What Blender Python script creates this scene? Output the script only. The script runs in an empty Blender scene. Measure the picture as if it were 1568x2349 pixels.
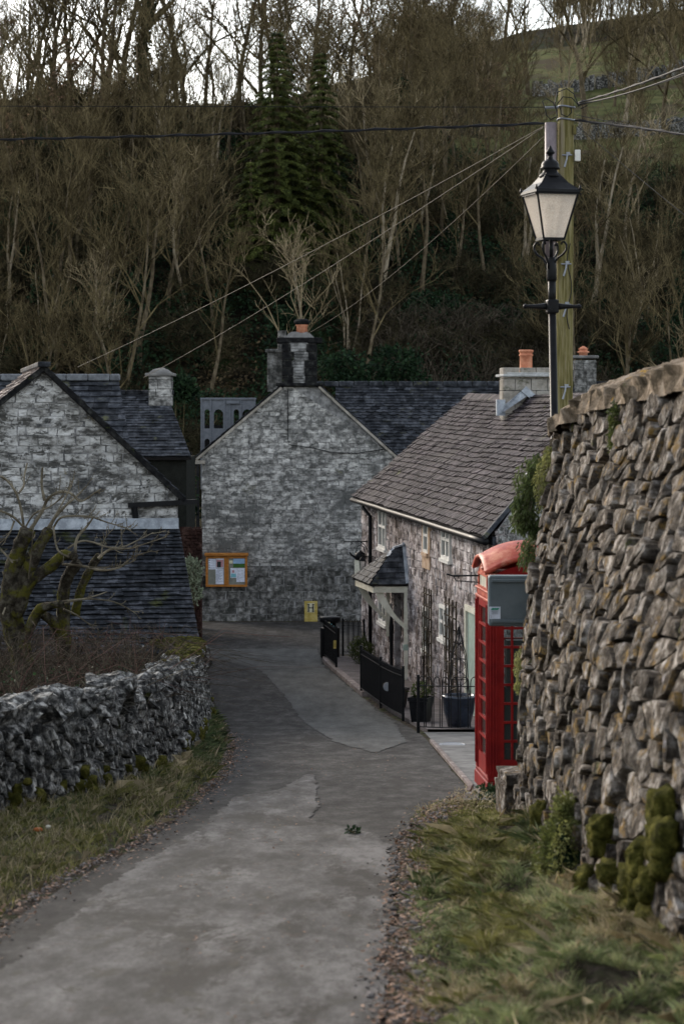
import bpy, bmesh, math, random
from math import sin, cos, pi, radians, sqrt, atan2
from mathutils import Vector, noise

scene = bpy.context.scene
C = scene.collection
F = 5200.0            # focal length in pixels of a 1568 x 2349 picture
CX, HY = 784.0, 940.0 # column of the optical axis, row of the horizon

# ---------------------------------------------------------------- camera, sky, sun, exposure
cam_data = bpy.data.cameras.new("camera")
cam = bpy.data.objects.new("camera", cam_data)
C.objects.link(cam)
cam.rotation_euler = (radians(90), 0, 0)
cam_data.sensor_fit = 'VERTICAL'
cam_data.sensor_height = 36.0
cam_data.lens = 36.0 * F / 2349.0
cam_data.shift_y = -(2349 / 2 - HY) / 2349.0
cam_data.clip_start = 0.1
cam_data.clip_end = 3000
cam_data.dof.use_dof = True
cam_data.dof.focus_distance = 33.0
cam_data.dof.aperture_fstop = 3.8
scene.camera = cam

SUN_EL, SUN_AZ = radians(20), radians(-33)   # azimuth from +Y, negative to the left
world = bpy.data.worlds.new("World")
scene.world = world
world.use_nodes = True
wn = world.node_tree
sky = wn.nodes.new("ShaderNodeTexSky")
sky.sky_type = 'NISHITA'
sky.sun_disc = False
sky.sun_elevation = SUN_EL
sky.sun_rotation = SUN_AZ
sky.air_density = 1.2
sky.dust_density = 1.5
sky.ozone_density = 2.0
bg = wn.nodes["Background"]
hs = wn.nodes.new("ShaderNodeHueSaturation")       # thin winter cloud: a paler, greyer sky
hs.inputs['Saturation'].default_value = 0.38
wn.links.new(sky.outputs[0], hs.inputs['Color'])
wn.links.new(hs.outputs[0], bg.inputs[0])
bg.inputs[1].default_value = 0.125
sun_data = bpy.data.lights.new("sun", 'SUN')
sun_data.energy = 1.0
sun_data.angle = radians(22)
sun_data.color = (1.0, 0.86, 0.7)
sun = bpy.data.objects.new("sun", sun_data)
C.objects.link(sun)
sd = Vector((sin(SUN_AZ) * cos(SUN_EL), cos(SUN_AZ) * cos(SUN_EL), sin(SUN_EL)))
sun.rotation_euler = sd.to_track_quat('Z', 'Y').to_euler()
scene.view_settings.view_transform = 'Standard'
scene.view_settings.look = 'None'
scene.view_settings.gamma = 1
scene.view_settings.exposure = 1.6
scene.cycles.max_bounces = 6
scene.cycles.diffuse_bounces = 3
scene.cycles.transparent_max_bounces = 12

# ---------------------------------------------------------------- helpers
def at(px, py, Y):
    return Vector(((px - CX) / F * Y, Y, (HY - py) / F * Y))
def px_of(X, Y): return CX + F * X / Y
def lerp(a, b, t): return a + (b - a) * t
def interp(xs, ys, x):
    if x <= xs[0]: return ys[0]
    for i in range(1, len(xs)):
        if x <= xs[i]:
            return lerp(ys[i-1], ys[i], (x - xs[i-1]) / (xs[i] - xs[i-1]))
    return ys[-1]
def sm(a, b, x):
    t = max(0.0, min(1.0, (x - a) / (b - a))); return t * t * (3 - 2 * t)
def nz(x, y=0., z=0.): return noise.noise(Vector((x, y, z)))

ORG = {}
def thing(name, label, cat, loc=(0, 0, 0), group=None, kind=None):
    o = bpy.data.objects.new(name, None)
    C.objects.link(o); o.location = loc; o.empty_display_size = 0.2
    ORG[o] = Vector(loc)
    return tag(o, label, cat, group, kind)
def tag(o, label=None, cat=None, group=None, kind=None):
    if label: o['label'] = label
    if cat: o['category'] = cat
    if group: o['group'] = group
    if kind: o['kind'] = kind
    return o

class MB:
    def __init__(s): s.v = []; s.f = []
    def add(s, vs, fs):
        b = len(s.v); s.v.extend(vs)
        s.f.extend([tuple(i + b for i in f) for f in fs])
    def quad(s, a, b, c, d): s.add([a, b, c, d], [(0, 1, 2, 3)])
    def box(s, c, size, rot=0.0, tilt=None):
        hx, hy, hz = size[0] / 2, size[1] / 2, size[2] / 2
        cr, sr = cos(rot), sin(rot)
        vs = []
        for dz in (-hz, hz):
            for dx, dy in ((-hx, -hy), (hx, -hy), (hx, hy), (-hx, hy)):
                vs.append(Vector((c[0] + dx * cr - dy * sr, c[1] + dx * sr + dy * cr, c[2] + dz)))
        s.add(vs, [(0, 3, 2, 1), (4, 5, 6, 7), (0, 1, 5, 4), (1, 2, 6, 5), (2, 3, 7, 6), (3, 0, 4, 7)])
    def beam(s, a, b, w, h, up=Vector((0, 0, 1))):
        a, b = Vector(a), Vector(b); d = (b - a).normalized()
        x = d.cross(up)
        if x.length < 1e-4: x = d.cross(Vector((0, 1, 0)))
        x.normalize(); y = x.cross(d).normalized()
        vs = []
        for p in (a, b):
            for i, j in ((-1, -1), (1, -1), (1, 1), (-1, 1)):
                vs.append(p + x * (i * w / 2) + y * (j * h / 2))
        s.add(vs, [(0, 3, 2, 1), (4, 5, 6, 7), (0, 1, 5, 4), (1, 2, 6, 5), (2, 3, 7, 6), (3, 0, 4, 7)])
    def tube(s, pts, rads, n=6, cap=True, wob=0.0):
        pts = [Vector(p) for p in pts]
        if not hasattr(rads, '__len__'): rads = [rads] * len(pts)
        vs = []; fs = []
        d0 = (pts[1] - pts[0]).normalized()
        ref = Vector((0, 0, 1)) if abs(d0.z) < 0.9 else Vector((1, 0, 0))
        x = d0.cross(ref).normalized()
        for i, p in enumerate(pts):
            if i == 0: d = pts[1] - p
            elif i == len(pts) - 1: d = p - pts[i-1]
            else: d = pts[i+1] - pts[i-1]
            if d.length < 1e-7: d = d0.copy()
            d.normalize()
            x = (x - d * x.dot(d))
            if x.length < 1e-5: x = d.orthogonal()
            x.normalize(); y = d.cross(x)
            for k in range(n):
                a = 2 * pi * k / n
                r = rads[i] * (1 + (wob * nz(p.x * 9 + k * 3.1, p.y * 9, p.z * 9) if wob else 0))
                vs.append(p + (x * cos(a) + y * sin(a)) * r)
        for i in range(len(pts) - 1):
            for k in range(n):
                k2 = (k + 1) % n
                fs.append((i*n + k, i*n + k2, (i+1)*n + k2, (i+1)*n + k))
        if cap:
            fs.append(tuple(range(n - 1, -1, -1)))
            fs.append(tuple((len(pts)-1)*n + k for k in range(n)))
        s.add(vs, fs)
    def lathe(s, c, prof, n=24, sx=1, sy=1, rot=0):
        vs = []; fs = []
        for r, z in prof:
            for k in range(n):
                a = 2 * pi * k / n + rot
                vs.append(Vector((c[0] + r * cos(a) * sx, c[1] + r * sin(a) * sy, c[2] + z)))
        for i in range(len(prof) - 1):
            for k in range(n):
                k2 = (k + 1) % n
                fs.append((i*n + k, i*n + k2, (i+1)*n + k2, (i+1)*n + k))
        fs.append(tuple(range(n - 1, -1, -1))); fs.append(tuple((len(prof)-1)*n + k for k in range(n)))
        s.add(vs, fs)
    def prism(s, poly, off):
        """closed planar polygon (3d points) swept by the vector off"""
        n = len(poly); off = Vector(off)
        a = [Vector(p) for p in poly]; b = [p + off for p in a]
        s.add(a + b, [tuple(range(n)), tuple(range(2*n-1, n-1, -1))] + [(i, (i+1) % n, (i+1) % n + n, i + n) for i in range(n)])
    def build(s, name, m, parent=None, smooth=False, org=None):
        me = bpy.data.meshes.new(name)
        o0 = ORG.get(parent, Vector((0, 0, 0))) if parent else (Vector(org) if org else Vector((0, 0, 0)))
        if parent is not None and parent not in ORG: o0 = Vector((0, 0, 0))
        me.from_pydata([(p[0]-o0[0], p[1]-o0[1], p[2]-o0[2]) for p in s.v], [], s.f)
        me.materials.append(m)
        if smooth:
            me.polygons.foreach_set('use_smooth', [True] * len(me.polygons))
        me.update()
        o = bpy.data.objects.new(name, me); C.objects.link(o)
        if parent:
            o.parent = parent; ORG[o] = o0.copy()
        else:
            o.location = o0; ORG[o] = o0.copy()
        return o
def bevel(o, w, seg=2, ang=30):
    m = o.modifiers.new('bevel', 'BEVEL'); m.width = w; m.segments = seg
    m.limit_method = 'ANGLE'; m.angle_limit = radians(ang)
    return o

def clip_poly(poly, clip):
    """Sutherland-Hodgman; both lists of (u, v); clip convex, counter-clockwise"""
    out = poly
    for i in range(len(clip)):
        ax, ay = clip[i]; bx, by = clip[(i+1) % len(clip)]
        ex, ey = bx - ax, by - ay
        inp = out; out = []
        if not inp: return []
        for j in range(len(inp)):
            p = inp[j]; q = inp[(j+1) % len(inp)]
            dp = ex * (p[1] - ay) - ey * (p[0] - ax)
            dq = ex * (q[1] - ay) - ey * (q[0] - ax)
            if dp >= 0: out.append(p)
            if (dp >= 0) != (dq >= 0):
                t = dp / (dp - dq)
                out.append((p[0] + (q[0]-p[0]) * t, p[1] + (q[1]-p[1]) * t))
    return out
def area(poly):
    return 0.5 * sum(poly[i][0]*poly[(i+1) % len(poly)][1] - poly[(i+1) % len(poly)][0]*poly[i][1] for i in range(len(poly)))

def ashlar(mb, P, clip, holes, R, rowh=(.11, .2), wid=(.16, .42), gap=.012, relief=(.004, .03)):
    """coursed rubble face: stones as shallow blocks, P(u, v, d) -> point"""
    us = [p[0] for p in clip]; vs = [p[1] for p in clip]
    u0, u1, v0, v1 = min(us), max(us), min(vs), max(vs)
    v = v0
    while v < v1:
        h = R.uniform(*rowh); u = u0 - R.random() * .3
        while u < u1:
            w = R.uniform(*wid)
            rects = [(u, v, u + w, v + h)]
            for (a, b, c, d) in holes:
                nr = []
                for (x0, y0, x1, y1) in rects:
                    if x1 <= a or x0 >= c or y1 <= b or y0 >= d: nr.append((x0, y0, x1, y1)); continue
                    if x0 < a: nr.append((x0, y0, a, y1))
                    if x1 > c: nr.append((c, y0, x1, y1))
                    mx0, mx1 = max(x0, a), min(x1, c)
                    if y0 < b: nr.append((mx0, y0, mx1, b))
                    if y1 > d: nr.append((mx0, d, mx1, y1))
                rects = nr
            for (x0, y0, x1, y1) in rects:
                j = lambda: R.uniform(-.018, .018)
                poly = [(x0+j(), y0+j()), ((x0+x1)/2, y0+j()), (x1+j(), y0+j()), (x1+j(), y1+j()), ((x0+x1)/2, y1+j()), (x0+j(), y1+j())]
                poly = clip_poly(poly, clip)
                if len(poly) < 3 or abs(area(poly)) < .0012: continue
                cu = sum(p[0] for p in poly)/len(poly); cv = sum(p[1] for p in poly)/len(poly)
                sz = sqrt(abs(area(poly)))
                k0 = max(.3, 1 - gap / sz * 1.0); k1 = max(.2, 1 - (gap * 3.2) / sz)
                d = R.uniform(*relief)
                n = len(poly)
                a = [P(cu + (p[0]-cu)*k0, cv + (p[1]-cv)*k0, -.01) for p in poly]
                b = [P(cu + (p[0]-cu)*k1, cv + (p[1]-cv)*k1, d + R.uniform(-.004, .004)) for p in poly]
                mb.add(a + b, [(i, (i+1) % n, (i+1) % n + n, i + n) for i in range(n)] + [tuple(range(n, 2*n))])
            u += w
        v += h

def rubble(mb, P, W, H, cw, ch, R, gap=.014, depth=(.03, .08), lo=0.0, jit=.42, rough=.012, vgrade=None):
    """random rubble: stones from a jittered grid of cells; P(u, v, d) -> point; H(u) the height"""
    nu = int(W / cw) + 1
    Hm = max(H(W * i / 20.0) for i in range(21))
    nv = int((Hm - lo) / ch) + 1
    pts = {}
    for i in range(-2, nu + 3):
        for j in range(-2, nv + 3):
            pts[(i, j)] = (i + .5 + R.uniform(-jit, jit) + (.5 if j % 2 else 0), j + .5 + R.uniform(-jit, jit) * .9)
    for i in range(nu):
        for j in range(nv):
            x, y = pts[(i, j)]
            if R.random() < .015: continue
            poly = [(x-1.6, y-1.6), (x+1.6, y-1.6), (x+1.6, y+1.6), (x-1.6, y+1.6)]
            for di in (-2, -1, 0, 1, 2):
                for dj in (-2, -1, 0, 1, 2):
                    if di == 0 and dj == 0: continue
                    qx, qy = pts[(i+di, j+dj)]
                    mx, my = (x+qx)/2, (y+qy)/2; dx, dy = qx-x, qy-y
                    L = 3.0 / sqrt(dx*dx + dy*dy + 1e-9)
                    out = []
                    for k in range(len(poly)):
                        p = poly[k]; q = poly[(k+1) % len(poly)]
                        dp = (p[0]-mx)*dx + (p[1]-my)*dy; dq = (q[0]-mx)*dx + (q[1]-my)*dy
                        if dp <= 0: out.append(p)
                        if (dp <= 0) != (dq <= 0):
                            t = dp/(dp-dq); out.append((p[0]+(q[0]-p[0])*t, p[1]+(q[1]-p[1])*t))
                    poly = out
                    if not poly: break
                if not poly: break
            if len(poly) < 3: continue
            poly = [(p[0]*cw, lo + p[1]*ch) for p in poly]
            cu = sum(p[0] for p in poly)/len(poly); cv = sum(p[1] for p in poly)/len(poly)
            if cu < 0 or cu > W or cv > H(min(max(cu, 0), W)) - ch*.25: continue
            # round corners, resample
            q = []
            n = len(poly)
            for k in range(n):
                a = poly[k]; b = poly[(k+1) % n]
                q.append((lerp(a[0], b[0], .12), lerp(a[1], b[1], .12)))
                if abs(a[0]-b[0]) + abs(a[1]-b[1]) > .6*min(cw, ch): q.append((lerp(a[0], b[0], .5), lerp(a[1], b[1], .5)))
                q.append((lerp(a[0], b[0], .88), lerp(a[1], b[1], .88)))
            n = len(q); sz = sqrt(abs(area(q)))
            d = R.uniform(*depth); tu, tv = R.uniform(-.2, .2), R.uniform(-.2, .2)
            sd_ = R.random() * 100
            rings = []
            g = gap / sz
            for sc, dd in ((1 - g, -.06), (1 - g*1.3, .68*d), (.93 - g, .95*d), (.6, 1.0*d), (.25, 1.0*d)):
                ring = []
                for p in q:
                    uu = cu + (p[0]-cu)*sc; vv = cv + (p[1]-cv)*sc
                    w_ = nz(uu*9 + sd_, vv*9, 3.3); w2 = nz(uu*22 + sd_, vv*22, 7.3)
                    uu += rough*.8*nz(p[0]*11, p[1]*11, sd_); vv += rough*.8*nz(p[0]*11+9, p[1]*11, sd_)
                    off = dd + (rough*1.6*w_ + rough*.8*w2 + (tu*(uu-cu) + tv*(vv-cv)) * .6 if dd > 0 else 0)
                    ring.append(P(uu, vv, off))
                rings.append(ring)
            vs = [p for r in rings for p in r]
            fs = []
            for r in range(4):
                for k in range(n):
                    fs.append((r*n+k, r*n+(k+1) % n, (r+1)*n+(k+1) % n, (r+1)*n+k))
            fs.append(tuple(4*n+k for k in range(n)))
            mb.add(vs, fs)

def rock(mb, c, size, R, rot=0.0, n=3, rough=.18, boxy=.5):
    """one irregular boulder: a subdivided cube pushed towards a ball and roughened"""
    idx = {}; vs = []; fs = []
    sd_ = R.random() * 100
    cr, sr = cos(rot), sin(rot)
    tl = R.uniform(-.25, .25)
    def vert(x, y, z):
        k = (round(x*1000), round(y*1000), round(z*1000))
        if k in idx: return idx[k]
        p = Vector((x, y, z)); q = p.normalized() * 1.15
        p = p.lerp(q, 1 - boxy)
        w_ = 1 + rough * nz(p.x*1.6+sd_, p.y*1.6, p.z*1.6) * 1.6 + rough*.6*nz(p.x*4+sd_, p.y*4, p.z*4)
        p = p * w_
        X, Y, Z = p.x*size[0]/2, p.y*size[1]/2, p.z*size[2]/2
        Z += X * tl
        vs.append(Vector((c[0] + X*cr - Y*sr, c[1] + X*sr + Y*cr, c[2] + Z)))
        idx[k] = len(vs) - 1
        return idx[k]
    for ax in range(3):
        for sg in (-1, 1):
            for i in range(n):
                for j in range(n):
                    q = []
                    for (a, b) in ((i, j), (i+1, j), (i+1, j+1), (i, j+1)):
                        u = -1 + 2*a/n; v = -1 + 2*b/n
                        co = [0, 0, 0]; co[ax] = sg; co[(ax+1) % 3] = u; co[(ax+2) % 3] = v
                        q.append(vert(*co))
                    fs.append(tuple(q if sg > 0 else q[::-1]))
    mb.add(vs, fs)

def tiles(mb, P, clip, R, gauge=.17, width=.25, thick=.014, lift=.022, scallop=None, jit=.006, wvar=.25, sag=0.0):
    """lapped slates; P(u, v, d) with v up the slope"""
    us = [p[0] for p in clip]; vs_ = [p[1] for p in clip]
    u0, u1, v0, v1 = min(us), max(us), min(vs_), max(vs_)
    row = 0; v = v0
    while v < v1:
        g = gauge * (1 - .25 * (v - v0) / (v1 - v0)) if gauge > .1 else gauge
        u = u0 - width * (.5 if row % 2 else .02)
        rj = R.uniform(-jit, jit)
        while u < u1:
            w = width * R.uniform(1 - wvar, 1 + wvar) if not (scallop and scallop(v)) else width
            dv = rj + R.uniform(-jit, jit)
            if scallop and scallop(v):
                um = u + w/2
                poly = [(u, v + g*.32), (u + w*.22, v + g*.08), (um, v - g*.10), (u + w*.78, v + g*.08), (u+w, v+g*.32), (u + w, v + g*1.12), (u, v + g*1.12)]
            else:
                poly = [(u + .003, v + dv), (u + w - .003, v + dv + R.uniform(-jit, jit)*.6), (u + w - .003, v + g*1.12), (u + .003, v + g*1.12)]
            pc = clip_poly(poly, clip)
            if len(pc) >= 3 and abs(area(pc)) > .0008:
                l = lift * R.uniform(.7, 1.4); tw = R.uniform(-.008, .008)
                n = len(pc)
                def dep(p): return l * (1 - (p[1] - v) / (g*1.12)) * 1.0 + .004 + tw * (p[0]-u)/w
                a = [P(p[0], p[1], dep(p)) for p in pc]
                b = [P(p[0], p[1], dep(p) + thick) for p in pc]
                mb.add(a + b, [(i, (i+1) % n, (i+1) % n + n, i + n) for i in range(n)] + [tuple(range(n, 2*n))])
            u += w
        v += g; row += 1

# ---------------------------------------------------------------- materials
def mat(name, cols, scale=6, rough=.85, bump=.35, bscale=45, island=.0, layers=(), stretch=(1, 1, 1), spec=.1, detail=7, distort=0.0, metal=0.0, bdist=.02, nrough=.70, alpha=None):
    m = bpy.data.materials.new(name); m.use_nodes = True
    nt = m.node_tree; N = nt.nodes; L = nt.links
    bs = N['Principled BSDF']
    tc = N.new('ShaderNodeTexCoord'); 
    def noise_(sc, st, det=detail, dist=distort, off=0.0):
        mp = N.new('ShaderNodeMapping'); mp.inputs['Scale'].default_value = st
        mp.inputs['Location'].default_value = (off, off*.7, off*.3)
        L.new(tc.outputs['Object'], mp.inputs['Vector'])
        n = N.new('ShaderNodeTexNoise'); n.inputs['Scale'].default_value = sc
        n.inputs['Detail'].default_value = det; n.inputs['Roughness'].default_value = nrough
        n.inputs['Distortion'].default_value = dist
        L.new(mp.outputs[0], n.inputs['Vector'])
        return n
    if isinstance(cols[0], (int, float)): cols = [(0.3, tuple(c*.8 for c in cols)), (0.7, tuple(min(1, c*1.2) for c in cols))]
    n = noise_(scale, stretch)
    rp = N.new('ShaderNodeValToRGB')
    el = rp.color_ramp.elements
    while len(el) < len(cols): el.new(.5)
    for e, (p, c) in zip(el, cols): e.position = .5 + (p - .5)*.5; e.color = (c[0], c[1], c[2], 1)
    L.new(n.outputs['Fac'], rp.inputs[0])
    out = rp.outputs[0]
    if island:
        g = N.new('ShaderNodeNewGeometry'); mr = N.new('ShaderNodeMapRange')
        mr.inputs['To Min'].default_value = 1 - island; mr.inputs['To Max'].default_value = 1 + island
        L.new(g.outputs['Random Per Island'], mr.inputs[0])
        mx = N.new('ShaderNodeMix'); mx.data_type = 'RGBA'; mx.blend_type = 'MULTIPLY'; mx.inputs[0].default_value = 1
        L.new(out, mx.inputs[6]); L.new(mr.outputs[0], mx.inputs[7]); out = mx.outputs[2]
    for i, ly in enumerate(layers):
        col, sc, lo, hi = ly[:4]; st = ly[4] if len(ly) > 4 and ly[4] else (1, 1, 1); kind = ly[5] if len(ly) > 5 else ''
        nn = noise_(sc, st, 8, 0.3, 3.7 * (i + 1))
        mr = N.new('ShaderNodeMapRange'); mr.interpolation_type = 'SMOOTHSTEP'
        mr.inputs['From Min'].default_value = lo; mr.inputs['From Max'].default_value = hi
        L.new(nn.outputs['Fac'], mr.inputs[0]); fac = mr.outputs[0]
        if kind == 'up':
            g = N.new('ShaderNodeNewGeometry'); sp = N.new('ShaderNodeSeparateXYZ'); L.new(g.outputs['Normal'], sp.inputs[0])
            m2 = N.new('ShaderNodeMapRange'); m2.inputs['From Min'].default_value = .1; m2.inputs['From Max'].default_value = .7
            L.new(sp.outputs[2], m2.inputs[0])
            ml = N.new('ShaderNodeMath'); ml.operation = 'MULTIPLY'; L.new(fac, ml.inputs[0]); L.new(m2.outputs[0], ml.inputs[1]); fac = ml.outputs[0]
        mx = N.new('ShaderNodeMix'); mx.data_type = 'RGBA'
        L.new(fac, mx.inputs[0]); L.new(out, mx.inputs[6]); mx.inputs[7].default_value = (col[0], col[1], col[2], 1)
        out = mx.outputs[2]
    L.new(out, bs.inputs['Base Color'])
    bs.inputs['Roughness'].default_value = rough
    bs.inputs['Specular IOR Level'].default_value = spec if spec > .42 else spec*.4
    bs.inputs['Metallic'].default_value = metal
    if bump:
        bn = noise_(bscale, stretch, 6)
        b = N.new('ShaderNodeBump'); b.inputs['Strength'].default_value = bump; b.inputs['Distance'].default_value = bdist
        L.new(bn.outputs['Fac'], b.inputs['Height']); L.new(b.outputs[0], bs.inputs['Normal'])
    return m
def plain(name, c, rough=.6, spec=.25, metal=0.0, bump=.08, bscale=30):
    return mat(name, [(.3, tuple(x*.85 for x in c)), (.7, tuple(min(1, x*1.12) for x in c))], 9, rough, bump, bscale, spec=spec, metal=metal, bdist=.004)

def foliage(name, a, b, island=.5, rough=.6, transl=.3, spec=.25):
    m = mat(name, [(.3, a), (.7, b)], 3.0, rough, 0, island=island, spec=spec)
    nt = m.node_tree; bs = nt.nodes['Principled BSDF']; out = nt.nodes['Material Output']
    t = nt.nodes.new('ShaderNodeBsdfTranslucent'); mx = nt.nodes.new('ShaderNodeMixShader')
    src = bs.inputs['Base Color'].links[0].from_socket
    nt.links.new(src, t.inputs[0]); mx.inputs[0].default_value = transl
    nt.links.new(bs.outputs[0], mx.inputs[1]); nt.links.new(t.outputs[0], mx.inputs[2]); nt.links.new(mx.outputs[0], out.inputs[0])
    return m
def glass(name, tint, fac=.6, rough=.05):
    """a thin pane: part see-through, part gloss"""
    m = bpy.data.materials.new(name); m.use_nodes = True
    nt = m.node_tree; bs = nt.nodes['Principled BSDF']; out = nt.nodes['Material Output']
    bs.inputs['Base Color'].default_value = (*tint, 1); bs.inputs['Roughness'].default_value = rough; bs.inputs['Specular IOR Level'].default_value = .35
    n = nt.nodes.new('ShaderNodeTexNoise'); n.inputs['Scale'].default_value = 12
    tc = nt.nodes.new('ShaderNodeTexCoord'); nt.links.new(tc.outputs['Object'], n.inputs[0])
    b = nt.nodes.new('ShaderNodeBump'); b.inputs['Strength'].default_value = .06; nt.links.new(n.outputs[0], b.inputs['Height']); nt.links.new(b.outputs[0], bs.inputs['Normal'])
    t = nt.nodes.new('ShaderNodeBsdfTransparent'); mx = nt.nodes.new('ShaderNodeMixShader'); mx.inputs[0].default_value = fac
    nt.links.new(t.outputs[0], mx.inputs[1]); nt.links.new(bs.outputs[0], mx.inputs[2]); nt.links.new(mx.outputs[0], out.inputs[0])
    return m

M = {}
M['asphalt'] = mat('asphalt', [(.30, (.020, .018, .017)), (.52, (.044, .041, .038)), (.75, (.085, .080, .075))], 3.6, .8, .6, 90, spec=.2, bdist=.012, nrough=.80, detail=12, stretch=(1, .4, 1),
    layers=[((.030, .027, .024), 1.3, .52, .62, (1.4, .4, 1)), ((.15, .145, .14), 70, .60, .68), ((.09, .075, .06), 6, .60, .72), ((.022, .022, .022), 45, .58, .68), ((.03, .028, .026), 3.2, .56, .68, (.7, 1.2, 1))])
M['asphalt_worn'] = mat('asphalt_worn', [(.28, (.046, .043, .040)), (.5, (.088, .083, .080)), (.74, (.168, .160, .155))], 2.6, .78, .5, 120, spec=.2, bdist=.012, stretch=(1, .28, 1), nrough=.80, detail=12,
    layers=[((.040, .036, .032), 1.3, .50, .60, (1, .35, 1)), ((.060, .055, .045), 5.0, .54, .64, (1, .4, 1)), ((.085, .062, .05), 9, .58, .68, (1, .5, 1)), ((.040, .037, .033), 40, .60, .67), ((.25, .24, .23), 75, .63, .70), ((.035, .032, .028), 14, .64, .72)])
M['asphalt_patch'] = mat('asphalt_patch', [(.28, (.048, .047, .044)), (.5, (.074, .073, .069)), (.74, (.105, .103, .098))], 2.4, .78, .4, 120, spec=.2, bdist=.01, stretch=(1, .3, 1), nrough=.78, detail=12,
    layers=[((.07, .068, .062), 2.0, .52, .68, (1, .5, 1)), ((.18, .18, .175), 60, .62, .70), ((.045, .045, .042), 30, .60, .70)])
M['soil'] = mat('soil', [(.3, (.016, .013, .010)), (.5, (.045, .035, .027)), (.72, (.11, .085, .068))], 14, .95, .9, 60, spec=.15, bdist=.03,
    layers=[((.055, .062, .025), 2.2, .48, .62), ((.16, .14, .12), 90, .64, .72), ((.022, .018, .015), 5, .56, .7)])
M['turf'] = mat('turf', [(.3, (.03, .033, .014)), (.5, (.06, .062, .026)), (.72, (.10, .09, .045))], 9, .95, .8, 50, spec=.1, bdist=.03,
    layers=[((.05, .038, .025), 2.5, .5, .66)])
M['hill'] = mat('hill', [(.3, (.008, .007, .005)), (.5, (.018, .015, .009)), (.7, (.05, .042, .024))], .9, .95, .8, 5, spec=.05, bdist=.3,
    layers=[((.025, .035, .014), .4, .5, .62)])
M['meadow'] = mat('meadow', [(.3, (.045, .045, .02)), (.5, (.085, .095, .035)), (.7, (.12, .115, .05))], .5, .95, .6, 4, spec=.05, bdist=.2,
    layers=[((.07, .055, .035), .25, .5, .62)])
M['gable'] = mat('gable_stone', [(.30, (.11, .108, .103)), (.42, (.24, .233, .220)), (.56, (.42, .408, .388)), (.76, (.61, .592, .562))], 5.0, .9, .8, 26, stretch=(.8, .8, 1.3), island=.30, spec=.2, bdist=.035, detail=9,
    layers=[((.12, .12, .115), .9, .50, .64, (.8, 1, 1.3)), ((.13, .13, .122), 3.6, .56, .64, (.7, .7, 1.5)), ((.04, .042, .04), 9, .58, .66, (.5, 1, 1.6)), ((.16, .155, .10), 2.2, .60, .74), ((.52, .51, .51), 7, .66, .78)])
M['mortar'] = mat('lime_mortar', [(.3, (.10, .10, .10)), (.5, (.24, .235, .23)), (.75, (.40, .395, .39))], 4, .95, .8, 30, spec=.1, bdist=.03,
    layers=[((.09, .09, .085), 2.4, .52, .68), ((.06, .06, .058), 8, .6, .72)])
M['gable2'] = mat('gable_stone_warm', [(.30, (.09, .087, .08)), (.44, (.26, .252, .238)), (.58, (.46, .45, .43)), (.78, (.62, .61, .60))], 4.0, .9, .8, 24, stretch=(.7, .7, 1.5), island=.20, spec=.2, bdist=.035, detail=9,
    layers=[((.05, .05, .05), .8, .56, .66), ((.08, .078, .072), 4.5, .52, .60, (.8, .8, 1.5)), ((.17, .15, .10), 2.6, .60, .72)])
M['cottage'] = mat('cottage_stone', [(.30, (.12, .10, .092)), (.44, (.28, .24, .23)), (.58, (.46, .41, .40)), (.78, (.62, .57, .56))], 5, .9, .9, 24, stretch=(1, .40, 1), island=.28, spec=.2, bdist=.035, detail=9,
    layers=[((.13, .10, .085), 2.2, .52, .62, (1, 1, .6)), ((.07, .06, .055), 10, .60, .72), ((.36, .24, .20), 3.2, .64, .75)])
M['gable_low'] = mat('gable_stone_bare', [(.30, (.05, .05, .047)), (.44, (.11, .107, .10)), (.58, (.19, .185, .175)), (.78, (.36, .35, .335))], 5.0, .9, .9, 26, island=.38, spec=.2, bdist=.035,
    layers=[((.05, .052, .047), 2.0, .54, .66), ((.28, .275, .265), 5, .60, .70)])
M['mortar2'] = mat('cottage_mortar', [(.3, (.22, .19, .185)), (.55, (.35, .32, .31)), (.75, (.45, .42, .42))], 5, .95, .8, 30, spec=.1, bdist=.03, layers=[((.10, .085, .075), 6, .56, .7)])
M['slate'] = mat('slate_dark', [(.3, (.020, .022, .026)), (.5, (.040, .043, .050)), (.75, (.085, .088, .098))], 5, .7, .5, 40, island=.5, spec=.2, bdist=.01,
    layers=[((.10, .10, .055), 2.2, .58, .70), ((.22, .22, .21), 30, .70, .76), ((.03, .032, .034), 3, .56, .7)])
M['slate_moss'] = mat('slate_mossy', [(.3, (.012, .014, .016)), (.5, (.024, .026, .031)), (.75, (.075, .078, .088))], 5, .7, .5, 40, island=.5, spec=.2, bdist=.01,
    layers=[((.055, .06, .02), 1.1, .58, .68), ((.20, .20, .20), 26, .70, .76), ((.03, .032, .036), 2, .56, .7)])
M['tile_brown'] = mat('stone_tile_brown', [(.3, (.018, .014, .016)), (.5, (.038, .031, .035)), (.75, (.080, .065, .071))], 3.0, .75, .5, 30, island=.4, spec=.2, bdist=.01, stretch=(1, 1, 1),
    layers=[((.055, .047, .047), 1.2, .53, .68, (1, .35, 1)), ((.115, .12, .055), 1.6, .64, .74, (1, .4, 1)), ((.26, .23, .22), 25, .72, .78)])
M['tile_pink'] = mat('stone_tile_pink', [(.3, (.13, .105, .10)), (.5, (.20, .165, .155)), (.75, (.27, .23, .21))], 4, .75, .4, 30, island=.3, spec=.3, bdist=.01,
    layers=[((.2, .15, .05), 3, .62, .7)])
M['underlay'] = mat('roof_underlay', (.03, .028, .028), 5, .9, .2, 20)
M['lead'] = mat('lead_flashing', [(.3, (.22, .24, .27)), (.55, (.33, .36, .40)), (.75, (.45, .48, .52))], 5, .5, .3, 20, spec=.5)
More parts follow.
